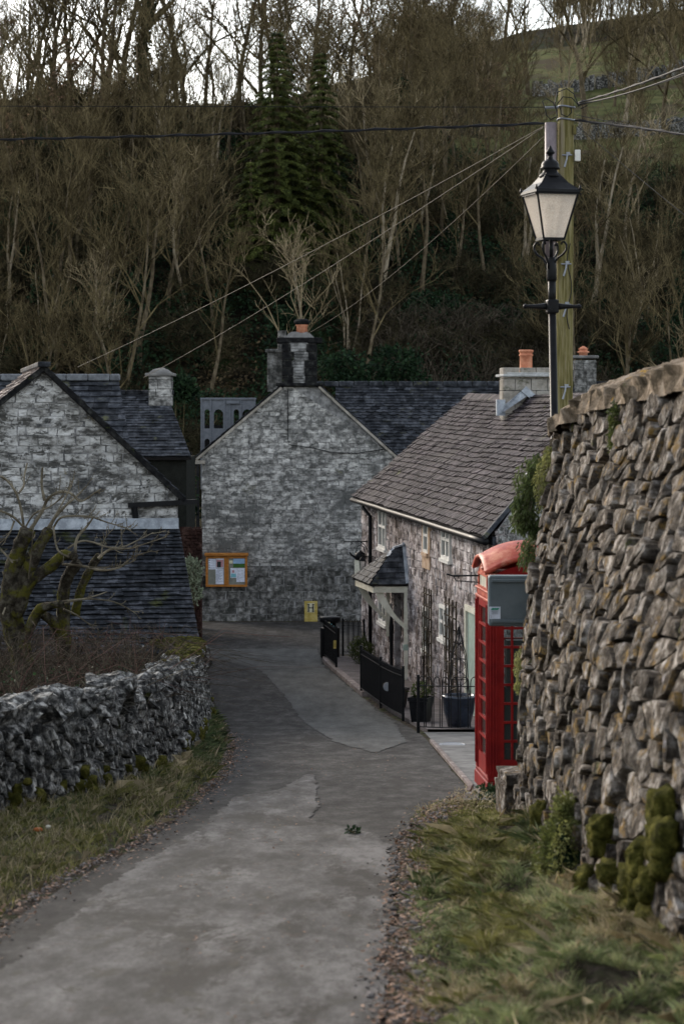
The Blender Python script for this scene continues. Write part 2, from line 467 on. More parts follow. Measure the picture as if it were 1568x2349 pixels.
M['drystone'] = mat('drystone_grey', [(.28, (.022, .022, .022)), (.46, (.085, .083, .078)), (.6, (.24, .232, .215)), (.76, (.54, .525, .49))], 11, .9, 1.0, 30, island=.35, spec=.2, bdist=.04, detail=9,
    layers=[((.035, .036, .035), 5.5, .54, .64), ((.07, .075, .022), 2.1, .62, .70, None, '')])
M['coremoss'] = mat('drystone_core', (.02, .021, .018), 8, .95, .6, 30)
M['rubble'] = mat('rubble_warm', [(.28, (.030, .024, .019)), (.44, (.082, .066, .052)), (.58, (.185, .160, .134)), (.76, (.42, .385, .35))], 8, .9, 1.0, 24, island=.40, spec=.2, bdist=.045, detail=9,
    layers=[((.055, .047, .04), 4.5, .55, .68), ((.26, .165, .055), 5.5, .54, .66), ((.42, .39, .40), 7, .61, .70), ((.075, .08, .022), 2.4, .61, .70)])
M['rubble_core'] = mat('rubble_core', [(.3, (.012, .010, .008)), (.6, (.03, .025, .02)), (.8, (.06, .05, .04))], 6, .95, .9, 30, bdist=.04)
M['coping'] = mat('coping_mortar', [(.3, (.08, .062, .042)), (.5, (.22, .172, .125)), (.75, (.42, .345, .27))], 5, .95, 1.0, 26, bdist=.04, spec=.15,
    layers=[((.45, .26, .04), 7, .60, .68, None, 'up'), ((.09, .08, .06), 3, .58, .7), ((.07, .085, .03), 2, .63, .72)])
M['ridgegrey'] = mat('ridge_grey', [(.3, (.10, .105, .115)), (.7, (.20, .21, .225))], 5, .8, .4, 20)
M['quoin'] = mat('quoin_sandstone', [(.3, (.22, .20, .17)), (.5, (.32, .29, .25)), (.75, (.40, .37, .33))], 4, .9, .5, 30, layers=[((.10, .10, .07), 3, .55, .7)])
M['sandstone'] = mat('sandstone_trim', [(.3, (.36, .24, .16)), (.6, (.47, .34, .24)), (.8, (.52, .41, .31))], 5, .9, .4, 30)
M['blackstone'] = mat('sooty_stone', [(.3, (.008, .008, .009)), (.6, (.020, .020, .020)), (.8, (.05, .05, .046))], 6, .9, .6, 30, layers=[((.05, .06, .02), 4, .6, .7)])
M['terracotta'] = mat('terracotta', [(.3, (.45, .17, .10)), (.6, (.58, .25, .15)), (.8, (.64, .33, .22))], 6, .75, .2, 30)
M['cement'] = mat('cement', [(.3, (.34, .34, .33)), (.6, (.46, .46, .45)), (.8, (.55, .55, .54))], 6, .85, .4, 30)
M['red'] = mat('red_paint', [(.3, (.19, .010, .011)), (.7, (.27, .016, .014))], 5, .38, .06, 30, spec=.35, bdist=.004, layers=[((.50, .13, .09), 9, .60, .78, None, 'up')])
M['red_faded_lit'] = mat('red_paint_faded_lit', [(.3, (.28, .036, .022)), (.55, (.40, .075, .042)), (.8, (.55, .20, .12))], 4, .5, .03, 25, spec=.4, bdist=.004,  # weathered red; light on the bright parts is also put into the colour
    layers=[((.30, .05, .03), 14, .68, .74), ((.40, .16, .10), 3.0, .55, .72)])
M['black'] = mat('black_paint', [(.3, (.006, .006, .007)), (.7, (.012, .012, .013))], 10, .45, .2, 30, spec=.3, bdist=.004, layers=[((.11, .12, .10), 28, .68, .74, None, 'up')])
M['white'] = mat('white_paint', [(.3, (.60, .58, .54)), (.7, (.74, .72, .67))], 6, .5, .1, 20)
M['cream'] = mat('cream_paint', [(.3, (.55, .52, .42)), (.7, (.68, .65, .55))], 6, .5, .1, 20)
M['sage'] = mat('sage_paint', [(.3, (.28, .34, .29)), (.7, (.36, .43, .37))], 6, .5, .1, 20)
M['pole'] = mat('pole_timber', [(.3, (.10, .088, .032)), (.5, (.175, .150, .062)), (.75, (.26, .225, .12))], 9, .85, .8, 40, stretch=(3, 3, .18), bdist=.01,
    layers=[((.26, .22, .15), 5, .55, .7, (4, 4, .15)), ((.05, .05, .02), 9, .62, .7, (3, 3, .2))])
M['bark'] = mat('bark_brown', [(.3, (.065, .050, .032)), (.5, (.12, .094, .060)), (.75, (.19, .152, .10))], 5, .9, .8, 20, stretch=(1, 1, .4), bdist=.03, layers=[((.075, .085, .03), 1.3, .56, .7)])
M['bark_pale'] = mat('bark_pale', [(.3, (.19, .15, .10)), (.5, (.30, .245, .17)), (.75, (.42, .35, .26))], 5, .9, .8, 20, stretch=(1, 1, .4), bdist=.03)
M['bark_moss'] = mat('bark_mossy', [(.3, (.022, .019, .015)), (.5, (.045, .038, .028)), (.75, (.10, .09, .07))], 9, .95, 1.0, 30, bdist=.04, layers=[((.085, .08, .016), 4, .47, .6)])
M['twig'] = mat('twig_brown', [(.3, (.032, .024, .012)), (.7, (.165, .130, .068))], .7, .9, 0, island=.4)
M['twig_dark'] = mat('twig_dark', [(.3, (.018, .014, .010)), (.7, (.095, .078, .056))], 3, .9, 0, island=.5)
M['twig_low'] = mat('twig_low', [(.3, (.014, .012, .008)), (.7, (.085, .072, .038))], .7, .9, 0, island=.4)
M['twig_pale'] = mat('twig_pale', [(.3, (.20, .155, .09)), (.7, (.34, .27, .165))], .7, .9, 0, island=.4)
M['twig_grey'] = mat('twig_grey', [(.3, (.060, .050, .035)), (.7, (.19, .165, .12))], 3, .9, 0, island=.4)
M['twig_red'] = mat('twig_red', [(.3, (.075, .035, .032)), (.7, (.13, .085, .065))], 2, .9, 0, island=.5)
M['deadleaf'] = foliage('dead_leaf', (.13, .085, .055), (.22, .145, .095), .5)
M['ivy'] = foliage('ivy_leaf', (.010, .022, .012), (.032, .060, .026), .6)
M['bush'] = foliage('bush_leaf', (.035, .050, .016), (.085, .10, .032), .5)
M['palebush'] = foliage('pale_leaf', (.20, .24, .16), (.34, .37, .26), .4)
M['conifer'] = foliage('conifer_needle', (.020, .030, .009), (.125, .14, .036), .55, transl=.15)
M['grass'] = foliage('grass_blade', (.075, .082, .024), (.25, .24, .085), .5, transl=.35)
M['grass_green'] = foliage('grass_green', (.035, .055, .020), (.12, .145, .06), .5, transl=.3)
M['grass_blue'] = foliage('moss_frond', (.10, .125, .045), (.32, .35, .17), .5, transl=.3)
M['grass_dry'] = foliage('grass_dry', (.20, .16, .09), (.50, .42, .27), .4, transl=.3)
M['moss'] = mat('moss_cushion', [(.3, (.035, .036, .008)), (.6, (.095, .09, .02)), (.8, (.20, .18, .045))], 12, .95, 1.0, 70, spec=.1, bdist=.03)
M['fernleaf'] = foliage('wall_plant_leaf', (.085, .10, .030), (.27, .27, .10), .45, transl=.35)
M['valerian'] = foliage('hanging_leaf', (.035, .055, .020), (.10, .125, .045), .5, transl=.3)
M['litter'] = foliage('leaf_litter', (.11, .058, .036), (.30, .19, .13), .6, transl=.1)
M['bracken'] = foliage('dead_bracken', (.030, .022, .012), (.10, .072, .038), .6, transl=.1)
M['pebble'] = mat('pebble', [(.3, (.10, .09, .085)), (.7, (.22, .20, .19))], 5, .9, .5, 40, island=.5)
M['wood_orange'] = mat('orange_timber', [(.3, (.30, .115, .028)), (.6, (.40, .17, .045)), (.8, (.46, .21, .06))], 5, .55, .2, 40, stretch=(1, 1, 4))
M['board'] = plain('pin_board', (.20, .20, .17), .9)
M['paper'] = plain('paper', (.62, .65, .74), .8)
M['paper_warm'] = plain('paper_warm', (.62, .58, .42), .8)
M['ink'] = plain('ink', (.12, .13, .17), .8)
M['photo_sky'] = plain('print_sky', (.28, .42, .60), .7); M['photo_green'] = plain('print_green', (.05, .12, .03), .7); M['photo_dark'] = plain('print_dark', (.025, .03, .03), .7)
M['photo_pink'] = plain('print_pink', (.45, .24, .26), .7); M['photo_teal'] = plain('print_teal', (.18, .42, .48), .7)
M['yellow'] = mat('yellow_plate', [(.3, (.36, .27, .07)), (.6, (.48, .37, .12)), (.8, (.52, .43, .2))], 6, .7, .2, 30)
M['greybox'] = mat('grey_plastic', [(.3, (.095, .115, .125)), (.7, (.12, .14, .15))], 4, .5, .08, 60, spec=.4)
M['greypaint'] = plain('grey_panel', (.17, .18, .20), .7)
M['darkglass'] = plain('window_glass', (.035, .045, .04), .06, .8, bump=.02)
M['glass'] = glass('clear_glass', (.10, .12, .11), .35)
M['signglass'] = plain('opal_sign', (.50, .48, .40), .4)
M['lampglass'] = None
M['cable'] = plain('black_cable', (.02, .02, .022), .6)
M['cable_pale'] = plain('pale_cable', (.13, .11, .085), .7)
M['steel'] = plain('galvanised', (.26, .27, .29), .45, metal=.4)
M['duct'] = plain('cable_cover', (.20, .165, .17), .45, metal=.1)
M['green'] = plain('green_print', (.03, .26, .17), .6)
M['kerb'] = mat('kerb_stone', [(.3, (.16, .13, .12)), (.6, (.25, .21, .195)), (.8, (.33, .29, .27))], 5, .85, .5, 40, island=.25)
M['paving'] = mat('pavement', [(.3, (.10, .085, .082)), (.6, (.14, .122, .118)), (.8, (.18, .16, .155))], 3, .75, .4, 80)
M['concrete'] = mat('concrete', [(.3, (.13, .125, .12)), (.6, (.19, .185, .175)), (.8, (.25, .24, .23))], 3, .8, .4, 60)
M['redcloth'] = plain('red_thing', (.35, .015, .03), .6)
M['orange'] = plain('orange_peel', (.40, .13, .04), .7)
M['brick'] = mat('red_brick', [(.3, (.025, .014, .012)), (.6, (.055, .030, .025)), (.8, (.09, .055, .045))], 4, .9, .6, 30)

def make_lampglass():
    m = bpy.data.materials.new('lamp_pane'); m.use_nodes = True
    nt = m.node_tree; N = nt.nodes; L = nt.links
    out = N['Material Output']; bs = N['Principled BSDF']
    n = N.new('ShaderNodeTexNoise'); n.inputs['Scale'].default_value = 130
    tc = N.new('ShaderNodeTexCoord'); L.new(tc.outputs['Object'], n.inputs[0])
    rp = N.new('ShaderNodeValToRGB'); rp.color_ramp.elements[0].position = .35; rp.color_ramp.elements[0].color = (.70, .62, .54, 1)
    rp.color_ramp.elements[1].position = .7; rp.color_ramp.elements[1].color = (.95, .91, .85, 1)
    L.new(n.outputs[0], rp.inputs[0]); L.new(rp.outputs[0], bs.inputs['Base Color']); bs.inputs['Roughness'].default_value = .35
    t = N.new('ShaderNodeBsdfTranslucent'); L.new(rp.outputs[0], t.inputs[0])
    tr = N.new('ShaderNodeBsdfTransparent')
    m1 = N.new('ShaderNodeMixShader'); m1.inputs[0].default_value = .65; L.new(bs.outputs[0], m1.inputs[1]); L.new(t.outputs[0], m1.inputs[2])
    m2 = N.new('ShaderNodeMixShader'); m2.inputs[0].default_value = .10; L.new(m1.outputs[0], m2.inputs[1]); L.new(tr.outputs[0], m2.inputs[2])
    L.new(m2.outputs[0], out.inputs[0])
    return m
M['lampglass'] = make_lampglass()

# ---------------------------------------------------------------- lie of the land
def laneZ(Y):
    if Y < 36: z = -1.88 - .088 * Y
    elif Y < 40: 
        a = -1.88 - .088*36; t = (Y - 36) / 4.0
        z = a - (.088*t + (.031 - .088)*t*t/2) * 4.0
    else: z = -1.88 - .088*36 - (.088 + .031)/2*4 - .031*(min(Y, 66) - 40)
    return z
XL = ([6, 10, 13.86, 16, 18, 21.6, 25.8, 31, 35.1, 38, 42, 46, 50], [-2.35, -2.2, -2.09, -1.93, -1.69, -1.51, -1.41, -1.58, -1.84, -2.1, -2.55, -2.8, -3.2])  # edge of the grass, left
XR = ([6, 10.27, 12.2, 15, 18.7, 21, 23.4, 31.3, 34, 37.1, 42.6, 50.2, 54], [.12, .19, .237, .335, .50, .80, 1.33, 1.24, 1.2, 1.0, .336, -.42, -.45])   # right edge of the lane
WL = ([6, 12, 19.15, 21.6, 23.5, 26.5, 31, 35.7, 38.6, 39.4], [-4.1, -3.75, -2.89, -2.38, -2.12, -1.9, -1.95, -2.15, -2.28, -2.42])                      # foot of the left wall
def xl(Y): return interp(*XL, Y)
def xr(Y): return interp(*XR, Y)
def wl(Y): return interp(*WL, Y)
def ground(X, Y):
    z = laneZ(Y)
    if Y < 41:
        l, w = xl(Y), wl(Y)
        if X < l:   # left verge, then the garden behind the wall
            t = min(1.0, (l - X) / max(.2, l - w))
            z += .16 * t + .03 * nz(X*3, Y*3)
    r = xr(Y)
    if X > r:
        if Y < 21.5:
            t = sm(0, 1.5, X - r)
            k = 1 - sm(17.5, 21.0, Y)
            z += k * (.17 * t + (.20 * nz(X*2.3, Y*1.4, 5) + .12*nz(X*6, Y*5, 2)) * min(1, (X-r)*2))
        elif X > r + .05: z += .015
    return z

# ================================================================ SETTING
R = random.Random(7)
def XB(Y): return interp([4, 9, 10, 11.5, 13.5, 16, 19.8], [3.2, 2.1, 1.88, 1.64, 1.44, 1.47, 1.54], Y)
def XF(z, Y):
    f = interp([-4.0, -3.6, -2.4, -1.5, -.92, -.38, .1, .5], [-.05, 0, .10, .31, .59, .85, 1.0, 1.12], z)
    top = 1.93 + .064*max(0, 19.5 - Y); b = XB(Y)
    return b + f*(top - b) + .02*nz(Y*.8, z*.8, 4)
def hillZ(X, Y):
    x = px_of(X, max(Y, 30))
    e1 = interp([-400, 0, 500, 800, 1200, 1568], [228, 235, 245, 290, 410, 420], x)
    e2 = interp([-400, 0, 450, 560, 800, 1000, 1200, 1568, 2200], [252, 262, 262, 250, 185, 135, 72, 20, -50], x)
    z1, z2 = (HY - e1)/F*112, (HY - e2)/F*200
    if Y < 73: return laneZ(66)
    if Y < 112:
        t = (Y - 73)/39; z = lerp(laneZ(66), z1, t ** .92) + .5*nz(X*.15, Y*.15, 1)
    elif Y < 200:
        t = (Y - 112)/88; z = lerp(z1, z2, t) + .5*nz(X*.1, Y*.1, 1)*(1 - t)
    else: z = z2 - (Y - 200)*.12
    return z
def land(X, Y):
    if Y > 72.9: return hillZ(X, Y)
    z = ground(X, Y)
    if Y < 20.6 and X > 1.75:
        k = sm(XF(.1, Y) - .05, XF(.1, Y) + .22, X) * (1 - sm(19.9, 20.5, Y))
        z = lerp(z, .08 + .05*nz(X*2, Y*2) + .03*max(0, X-2.1), k)
    if X < wl(Y) - .4 and Y < 38: z += .25
    return z

def frange(a, b, s):
    out = []; x = a
    while x < b - 1e-6: out.append(x); x += s
    return out
xs = frange(-150, -30, 15) + frange(-30, -6, 2) + frange(-6, -4, .5) + frange(-4, 3.2, .11) + frange(3.2, 6, .4) + frange(6, 30, 2) + frange(30, 151, 15)
ys = frange(-30, 5, 3) + frange(5, 41, .16) + frange(41, 70, 1) + [70, 71.5, 72.9, 74] + frange(75, 112, 1.5) + frange(112, 200, 3) + frange(200, 420, 20)
grid = [[Vector((x, y, land(x, y))) for x in xs] for y in ys]
parts = {'ground': [], 'hillside': [], 'meadow': []}
for j in range(len(ys)-1):
    for i in range(len(xs)-1):
        y = (ys[j] + ys[j+1])/2; x = (xs[i] + xs[i+1])/2; c = px_of(x, max(y, 30))
        k = 'ground' if y < 72 else ('meadow' if (112 < y < 180 and c > 1130 + 90*nz(y*.11, x*.2)) else 'hillside')
        parts[k].append((j, i))
for k, cells in parts.items():
    mb = MB(); idx = {}
    for (j, i) in cells:
        f = []
        for (a, b) in ((j, i), (j, i+1), (j+1, i+1), (j+1, i)):
            if (a, b) not in idx: idx[(a, b)] = len(mb.v); mb.v.append(grid[a][b])
            f.append(idx[(a, b)])
        mb.f.append(tuple(f))
    tag(mb.build(k, M[{'ground': 'soil', 'hillside': 'hill', 'meadow': 'meadow'}[k]], smooth=True), kind='structure')

def Yof(py):
    a, b = 5.0, 66.0
    for _ in range(50):
        m = (a + b)/2
        if HY - laneZ(m)/m*F > py: a = m
        else: b = m
    return (a + b)/2
def strip(name, rows, m, dz, rag=.0, n=6, step=.2):
    """a sheet on the lane; rows of (Y, left X, right X)"""
    Y0, Y1 = rows[0][0], rows[-1][0]; Ys = frange(Y0, Y1, step) + [Y1]
    a = [r[0] for r in rows]; l = [r[1] for r in rows]; r_ = [r[2] for r in rows]
    mb = MB()
    for Y in Ys:
        A, B = interp(a, l, Y), interp(a, r_, Y)
        if rag:
            A += rag*(nz(Y*1.7, 1.1) + .6*nz(Y*6, 5.1) + .35*nz(Y*19, 3.1)); B += rag*(nz(Y*1.7, 8.1) + .6*nz(Y*6, 9.1) + .35*nz(Y*19, 7.1))
        for i in range(n + 1):
            mb.v.append(Vector((lerp(A, B, i/n), Y, laneZ(Y) + dz)))
    for j in range(len(Ys)-1):
        for i in range(n): mb.f.append((j*(n+1)+i, j*(n+1)+i+1, (j+1)*(n+1)+i+1, (j+1)*(n+1)+i))
    return tag(mb.build(name, m), kind='structure')
def pxrows(l, r):
    """left and right outlines in picture points (x, y), top last"""
    out = []
    ysr = sorted({p[1] for p in l} | {p[1] for p in r}, reverse=True)
    for y in ysr:
        Y = Yof(y)
        xl_ = interp([p[1] for p in reversed(l)], [p[0] for p in reversed(l)], y)
        xr_ = interp([p[1] for p in reversed(r)], [p[0] for p in reversed(r)], y)
        out.append((Y, (xl_-CX)/F*Y, (xr_-CX)/F*Y))
    return out
rows = []
for Y in [-10, 6, 10.27, 12.2, 13.86, 15, 16, 18, 18.7, 21, 21.6, 23.4, 25.8, 28, 31, 31.3, 34, 35.1, 37, 40, 42.6, 46, 50.2]:
    rows.append((Y, xl(Y) + .12, xr(Y) - .02))
rows += [(51.5, -3.6, -.3), (52.6, -3.9, .3)]
strip('road', rows, M['asphalt'], .012, .03, 8)
strip('street', [(52.4, -3.9, 9), (64.4, -4.6, 9)], M['asphalt'], .016, 0, 4, .5)
strip('road_worn_surface', pxrows([(-420, 2900), (-140, 2349), (53, 2193), (263, 2024), (327, 1982), (474, 1898), (500, 1866), (537, 1834), (640, 1815), (700, 1780)],
      [(830, 2900), (880, 2349), (885, 2200), (900, 2050), (893, 1945), (850, 1915), (760, 1895), (712, 1888), (728, 1850), (722, 1780)]), M['asphalt_worn'], .020, .075, 8, .04)
strip('road_patch', pxrows([(850, 1728), (770, 1706), (700, 1660), (655, 1600), (600, 1540), (475, 1508), (468, 1490)],
      [(865, 1728), (930, 1706), (905, 1660), (815, 1590), (740, 1530), (733, 1508), (728, 1490)]), M['asphalt_patch'], .020, .07, 8, .06)

def CWX(Y): return .46 + (51.9 - Y)*.125          # front of the cottage
# pavement before the cottage, concrete apron, kerbs
mb = MB()
Ys = frange(34.2, 51.2, .4) + [51.2]
for Y in Ys:
    a = xr(Y) + .10; b = CWX(Y) + .02
    mb.v += [Vector((a, Y, laneZ(Y) + .07)), Vector((b, Y, laneZ(Y) + .075)), Vector((a, Y, laneZ(Y) - .1))]
for j in range(len(Ys)-1):
    mb.f += [(j*3, j*3+1, j*3+4, j*3+3), (j*3+2, j*3, j*3+3, j*3+5)]
tag(mb.build('pavement', M['paving']), kind='structure')
mb = MB()
Ys = frange(22.0, 34.2, .4) + [34.2]
for Y in Ys:
    a = xr(Y) + .04; mb.v += [Vector((a, Y, laneZ(Y) + .028)), Vector((4.2, Y, laneZ(Y) + .028))]
for j in range(len(Ys)-1): mb.f.append((j*2, j*2+1, j*2+3, j*2+2))
tag(mb.build('concrete_apron', M['concrete']), kind='structure')
mb = MB()
Y = 42.3
while Y < 51:
    L_ = .9
    a, b = Vector((xr(Y)+.06, Y, laneZ(Y)+.03)), Vector((xr(Y+L_-.02)+.06, Y+L_-.02, laneZ(Y+L_)+.03))
    mb.beam(a, b, .13, .12); Y += L_
tag(bevel(mb.build('kerb', M['kerb']), .012), kind='structure')
mb = MB()
Y = 23.0
while Y < 31.2:
    a, b = Vector((xr(Y)+.03, Y, laneZ(Y)+.02)), Vector((xr(Y+.88)+.03, Y+.88, laneZ(Y+.88)+.02))
    mb.beam(a, b, .055, .05); Y += .9
tag(bevel(mb.build('kerb_edging', M['kerb']), .008), kind='structure')

# ---------------------------------------------------------------- left dry stone wall
def arc_table(pts):
    d = [0]; 
    for i in range(1, len(pts)): d.append(d[-1] + (Vector(pts[i]) - Vector(pts[i-1])).length)
    return d
Yw = frange(8, 38.7, .5) + [38.9, 39.3, 39.6]
fl = [Vector((wl(Y) + .05*nz(Y*.6, 2), Y, 0)) for Y in Yw] + [Vector((-2.75, 39.9, 0)), Vector((-3.3, 40.0, 0))]
fd = arc_table(fl)
def wall_base(s):
    for i in range(1, len(fd)):
        if s <= fd[i] or i == len(fd)-1:
            t = (s - fd[i-1]) / (fd[i] - fd[i-1]); p = fl[i-1].lerp(fl[i], t)
            # averaged direction so corners stay soft
            a = fl[max(0, i-2)]; b = fl[min(len(fl)-1, i+1)]
            d = (b - a).normalized(); return p, Vector((d.y, -d.x, 0))
WLEN = fd[-1]
def wtop(s): return interp([0, 12, 28, 40], [.80, .82, .93, .95], s) + .09*nz(s*.9, 4) + .05*nz(s*2.3, 4)
def LW(u, v, d):
    p, n = wall_base(max(0, min(WLEN, u)))
    z = laneZ(p.y) + .02
    q = p + n * (d - .16*v)
    return Vector((q.x, q.y, z + v))
wall = thing('dry_stone_wall', 'low grey dry stone wall with mossy coping curving along the left of the lane', 'wall', (-2.9, 19, laneZ(19)))
mb = MB(); rubble(mb, LW, WLEN, lambda u: wtop(u), .150, .135, random.Random(3), gap=.010, depth=(.04, .12), rough=.024, jit=.48)
mb.build('wall_face', M['drystone'], wall)
mb = MB(); prof = []
for k in range(int(WLEN/.25) + 1):
    u = k*.25
    p, n = wall_base(u); z = laneZ(p.y)
    h = wtop(u)
    prof.append([p - n*.03 + Vector((0, 0, z - .3)), p - n*.19 + Vector((0, 0, z + h)), p - n*.42 + Vector((0, 0, z + h)), p - n*.55 + Vector((0, 0, z - .3))])
for k in range(len(prof)-1):
    for i in range(3):
        mb.quad(prof[k][i], prof[k+1][i], prof[k+1][i+1], prof[k][i+1])
mb.build('wall_core', M['coremoss'], wall)
mb = MB(); rr = random.Random(5); u = .1
while u < WLEN - .05:
    w = rr.choice((.16, .22, .3, .42, .55))*rr.uniform(.8, 1.15); p, n = wall_base(u + w/2)
    h = rr.uniform(.18, .30) + w*.22
    ang = atan2(n.y, n.x)
    c = p - n*.30 + Vector((0, 0, laneZ(p.y) + wtop(u) + h*.22))
    rock(mb, c, (rr.uniform(.38, .5), w*1.12, h), rr, ang + rr.uniform(-.25, .25), 5, .42, .55)
    u += w*.93
mb.build('coping_stone', M['drystone'], wall)['kind'] = 'stuff'
# moss on the far end of the wall, and tufts
mb = MB()
for k in range(900):
    u = WLEN - .2 - abs(rr.gauss(0, 3.2)); 
    if u < 3: continue
    p, n = wall_base(u)
    dd = rr.uniform(.1, .46)
    c = p - n*dd + Vector((0, 0, laneZ(p.y) + wtop(u) + rr.uniform(.20, .34)))
    s_ = rr.uniform(.05, .13)
    rock(mb, c, (s_*1.3, s_*1.6, s_*.75), rr, rr.random()*3, 2, .2, .2)
for k in range(260):
    u = rr.uniform(8, WLEN-1); p, n = wall_base(u)
    if nz(u*.7, 5) < -.1: continue
    c = p + n*rr.uniform(-.02, .09) + Vector((0, 0, laneZ(p.y) + .12 + abs(rr.gauss(0, .11)))); s_ = rr.uniform(.05, .12)
    rock(mb, c, (s_, s_*1.3, s_*1.2), rr, rr.random()*3, 3, .3, .2)
mb.build('moss', M['moss'], wall, smooth=True)['kind'] = 'stuff'

# ---------------------------------------------------------------- right retaining wall
def RT(Y): return interp([5, 11, 13.5, 15, 16.5, 18.4, 19, 19.5, 20.2], [.60, .38, .28, .20, .14, .06, -.03, -.16, -.42], Y)   # top of the stones
RL = 15.0    # from Y=20 at u=0 to Y=5
ZB = -3.85
def RW(u, v, d):
    z = ZB + v
    if u < .8:   # the rounded far end
        t = (.8 - u) / .8; a = t * pi / 2 * .9
        Y = 19.5 + .5 * sin(a); off = .5 * (1 - cos(a))
        n = Vector((-cos(a), sin(a), .1))
        return Vector((XF(z, Y) + off, Y, z)) + n * d
    Y = 19.5 - (u - .8)
    return Vector((XF(z, Y) - d, Y, z + d*.1))
def RWW(u, v, d):   # warped, so that stone sizes vary from place to place
    e = min(1, max(0, u - .8))
    return RW(max(0, u + e*(.34*nz(u*1.3, v*1.6, 1) + .08*nz(u*4, v*4, 8))), v + .17*nz(u*1.5, v*1.8, 7)*min(1, v) + .03*nz(u*5, v*5, 4), d)
def RH(u):
    Y = 20 - u if u < .8 else 19.5 - (u - .8)
    return RT(Y) - ZB
rwall = thing('retaining_wall', 'tall rough retaining wall of warm brown limestone rubble along the right side', 'wall', (1.6, 19, laneZ(19)))
mb = MB(); rubble(mb, RWW, RL, RH, .27, .15, random.Random(11), gap=.022, depth=(.015, .085), rough=.011, jit=.48)
mb.build('wall_face', M['rubble'], rwall)
mb = MB(); n_ = 60
for k in range(n_):
    for j in range(20):
        u0, u1 = RL*k/n_, RL*(k+1)/n_; 
        q = []
        for (u, jj) in ((u0, j), (u1, j), (u1, j+1), (u0, j+1)):
            q.append(RW(u, RH(u)*jj/20, -.012))
        mb.quad(*q)
mb.build('wall_core', M['rubble_core'], rwall, smooth=True)
# rounded mortar coping
mb = MB(); rings = []; nsec = 14; us = frange(-.55, RL, .07)
for u in us:
    uu = max(u, 0)
    Y = 20 - uu if uu < .8 else 19.5 - (uu - .8)
    Y += max(0, -u)*.6
    zt = RT(Y) ; h = interp([5, 12, 16, 19, 20.5], [.24, .20, .20, .17, .10], Y)
    front = XF(zt, Y) - .045; ring = []
    for k in range(nsec + 1):
        a = pi * k / nsec
        r = 1 + .20*nz(u*1.4, a*1.2, 9) + .22*nz(u*4.2, a*3, 2) + .12*nz(u*11, a*7, 6) + .05*nz(u*25, a*15, 6)
        x = front + .42 - .46*cos(a)*r; z = zt - .05 + h*1.15*sin(a)**.8*r
        if k == 0: z -= .05
        ring.append(Vector((x, Y + .02*nz(u*9, a*5), z)))
    rings.append(ring)
for i in range(len(rings)-1):
    for k in range(nsec): mb.quad(rings[i][k], rings[i+1][k], rings[i+1][k+1], rings[i][k+1])
mb.build('coping', M['coping'], rwall, smooth=True)
# mound of stone and soil behind the coping at the right
# moss cushions on the wall face
cush = [(1175, 1980), (1190, 2060), (1375, 2060), (1405, 1930), (1425, 2040), (1400, 2120), (1260, 1890), (1500, 1990), (1520, 2080), (1545, 1900), (1455, 2160), (1350, 2200), (1215, 2000), (1550, 1960), (1480, 2040), (1235, 2090), (1520, 2240)]
for i, (px, py) in enumerate(cush):
    Y = 12.0
    for _ in range(30):
        z = (HY - py)/F*Y; Y = .5*Y + .5*XF(z, Y)*F/(px - CX)
    mb = MB(); rq = random.Random(i)
    for k in range(4):
        rock(mb, (XF(z, Y) - .06, Y + rq.uniform(-.05, .05), z + rq.uniform(-.13, .13)), (.15, rq.uniform(.14, .24), rq.uniform(.12, .20)), rq, 0, 6, .25, .12)
    mb.build('moss_cushion', M['moss'], rwall, smooth=True)

# ---------------------------------------------------------------- leaf and grass helpers
def leaf(mb, c, d, n, l, w):
    s = d.cross(n).normalized() * w
    mb.add([c, c + d*l*.5 + s, c + d*l, c + d*l*.5 - s], [(0, 1, 2, 3)])
def rv(R): 
    v = Vector((R.gauss(0, 1), R.gauss(0, 1), R.gauss(0, 1))); return v.normalized()
def leafblob(mb, c, rad, n, l, w, R, droop=.0, shell=.55, lump=.35):
    c = Vector(c); sd_ = R.random()*50
    for _ in range(n):
        d = rv(R); r = shell + (1-shell)*R.random()
        r *= 1 + lump*nz(d.x*2+sd_, d.y*2, d.z*2)*1.5
        p = c + Vector((d.x*rad[0], d.y*rad[1], d.z*rad[2]))*r
        e = (rv(R) + d*.8 + Vector((0, 0, -droop))).normalized()
        leaf(mb, p, e, rv(R), l*R.uniform(.6, 1.3), w*R.uniform(.7, 1.3))
def blade(mb, p, h, w, R, lean=.5, dirn=None):
    a = R.random()*2*pi; s = Vector((cos(a), sin(a), 0))*w
    d = (dirn or Vector((0, 0, 0))) + Vector((R.gauss(0, lean), R.gauss(0, lean), 0))
    m = p + Vector((0, 0, h*.6)) + d*h*.35; t = p + Vector((0, 0, h*R.uniform(.55, 1.0))) + d*h
    mb.add([p - s, p + s, m + s*.7, t, m - s*.7], [(0, 1, 2, 3, 4)])

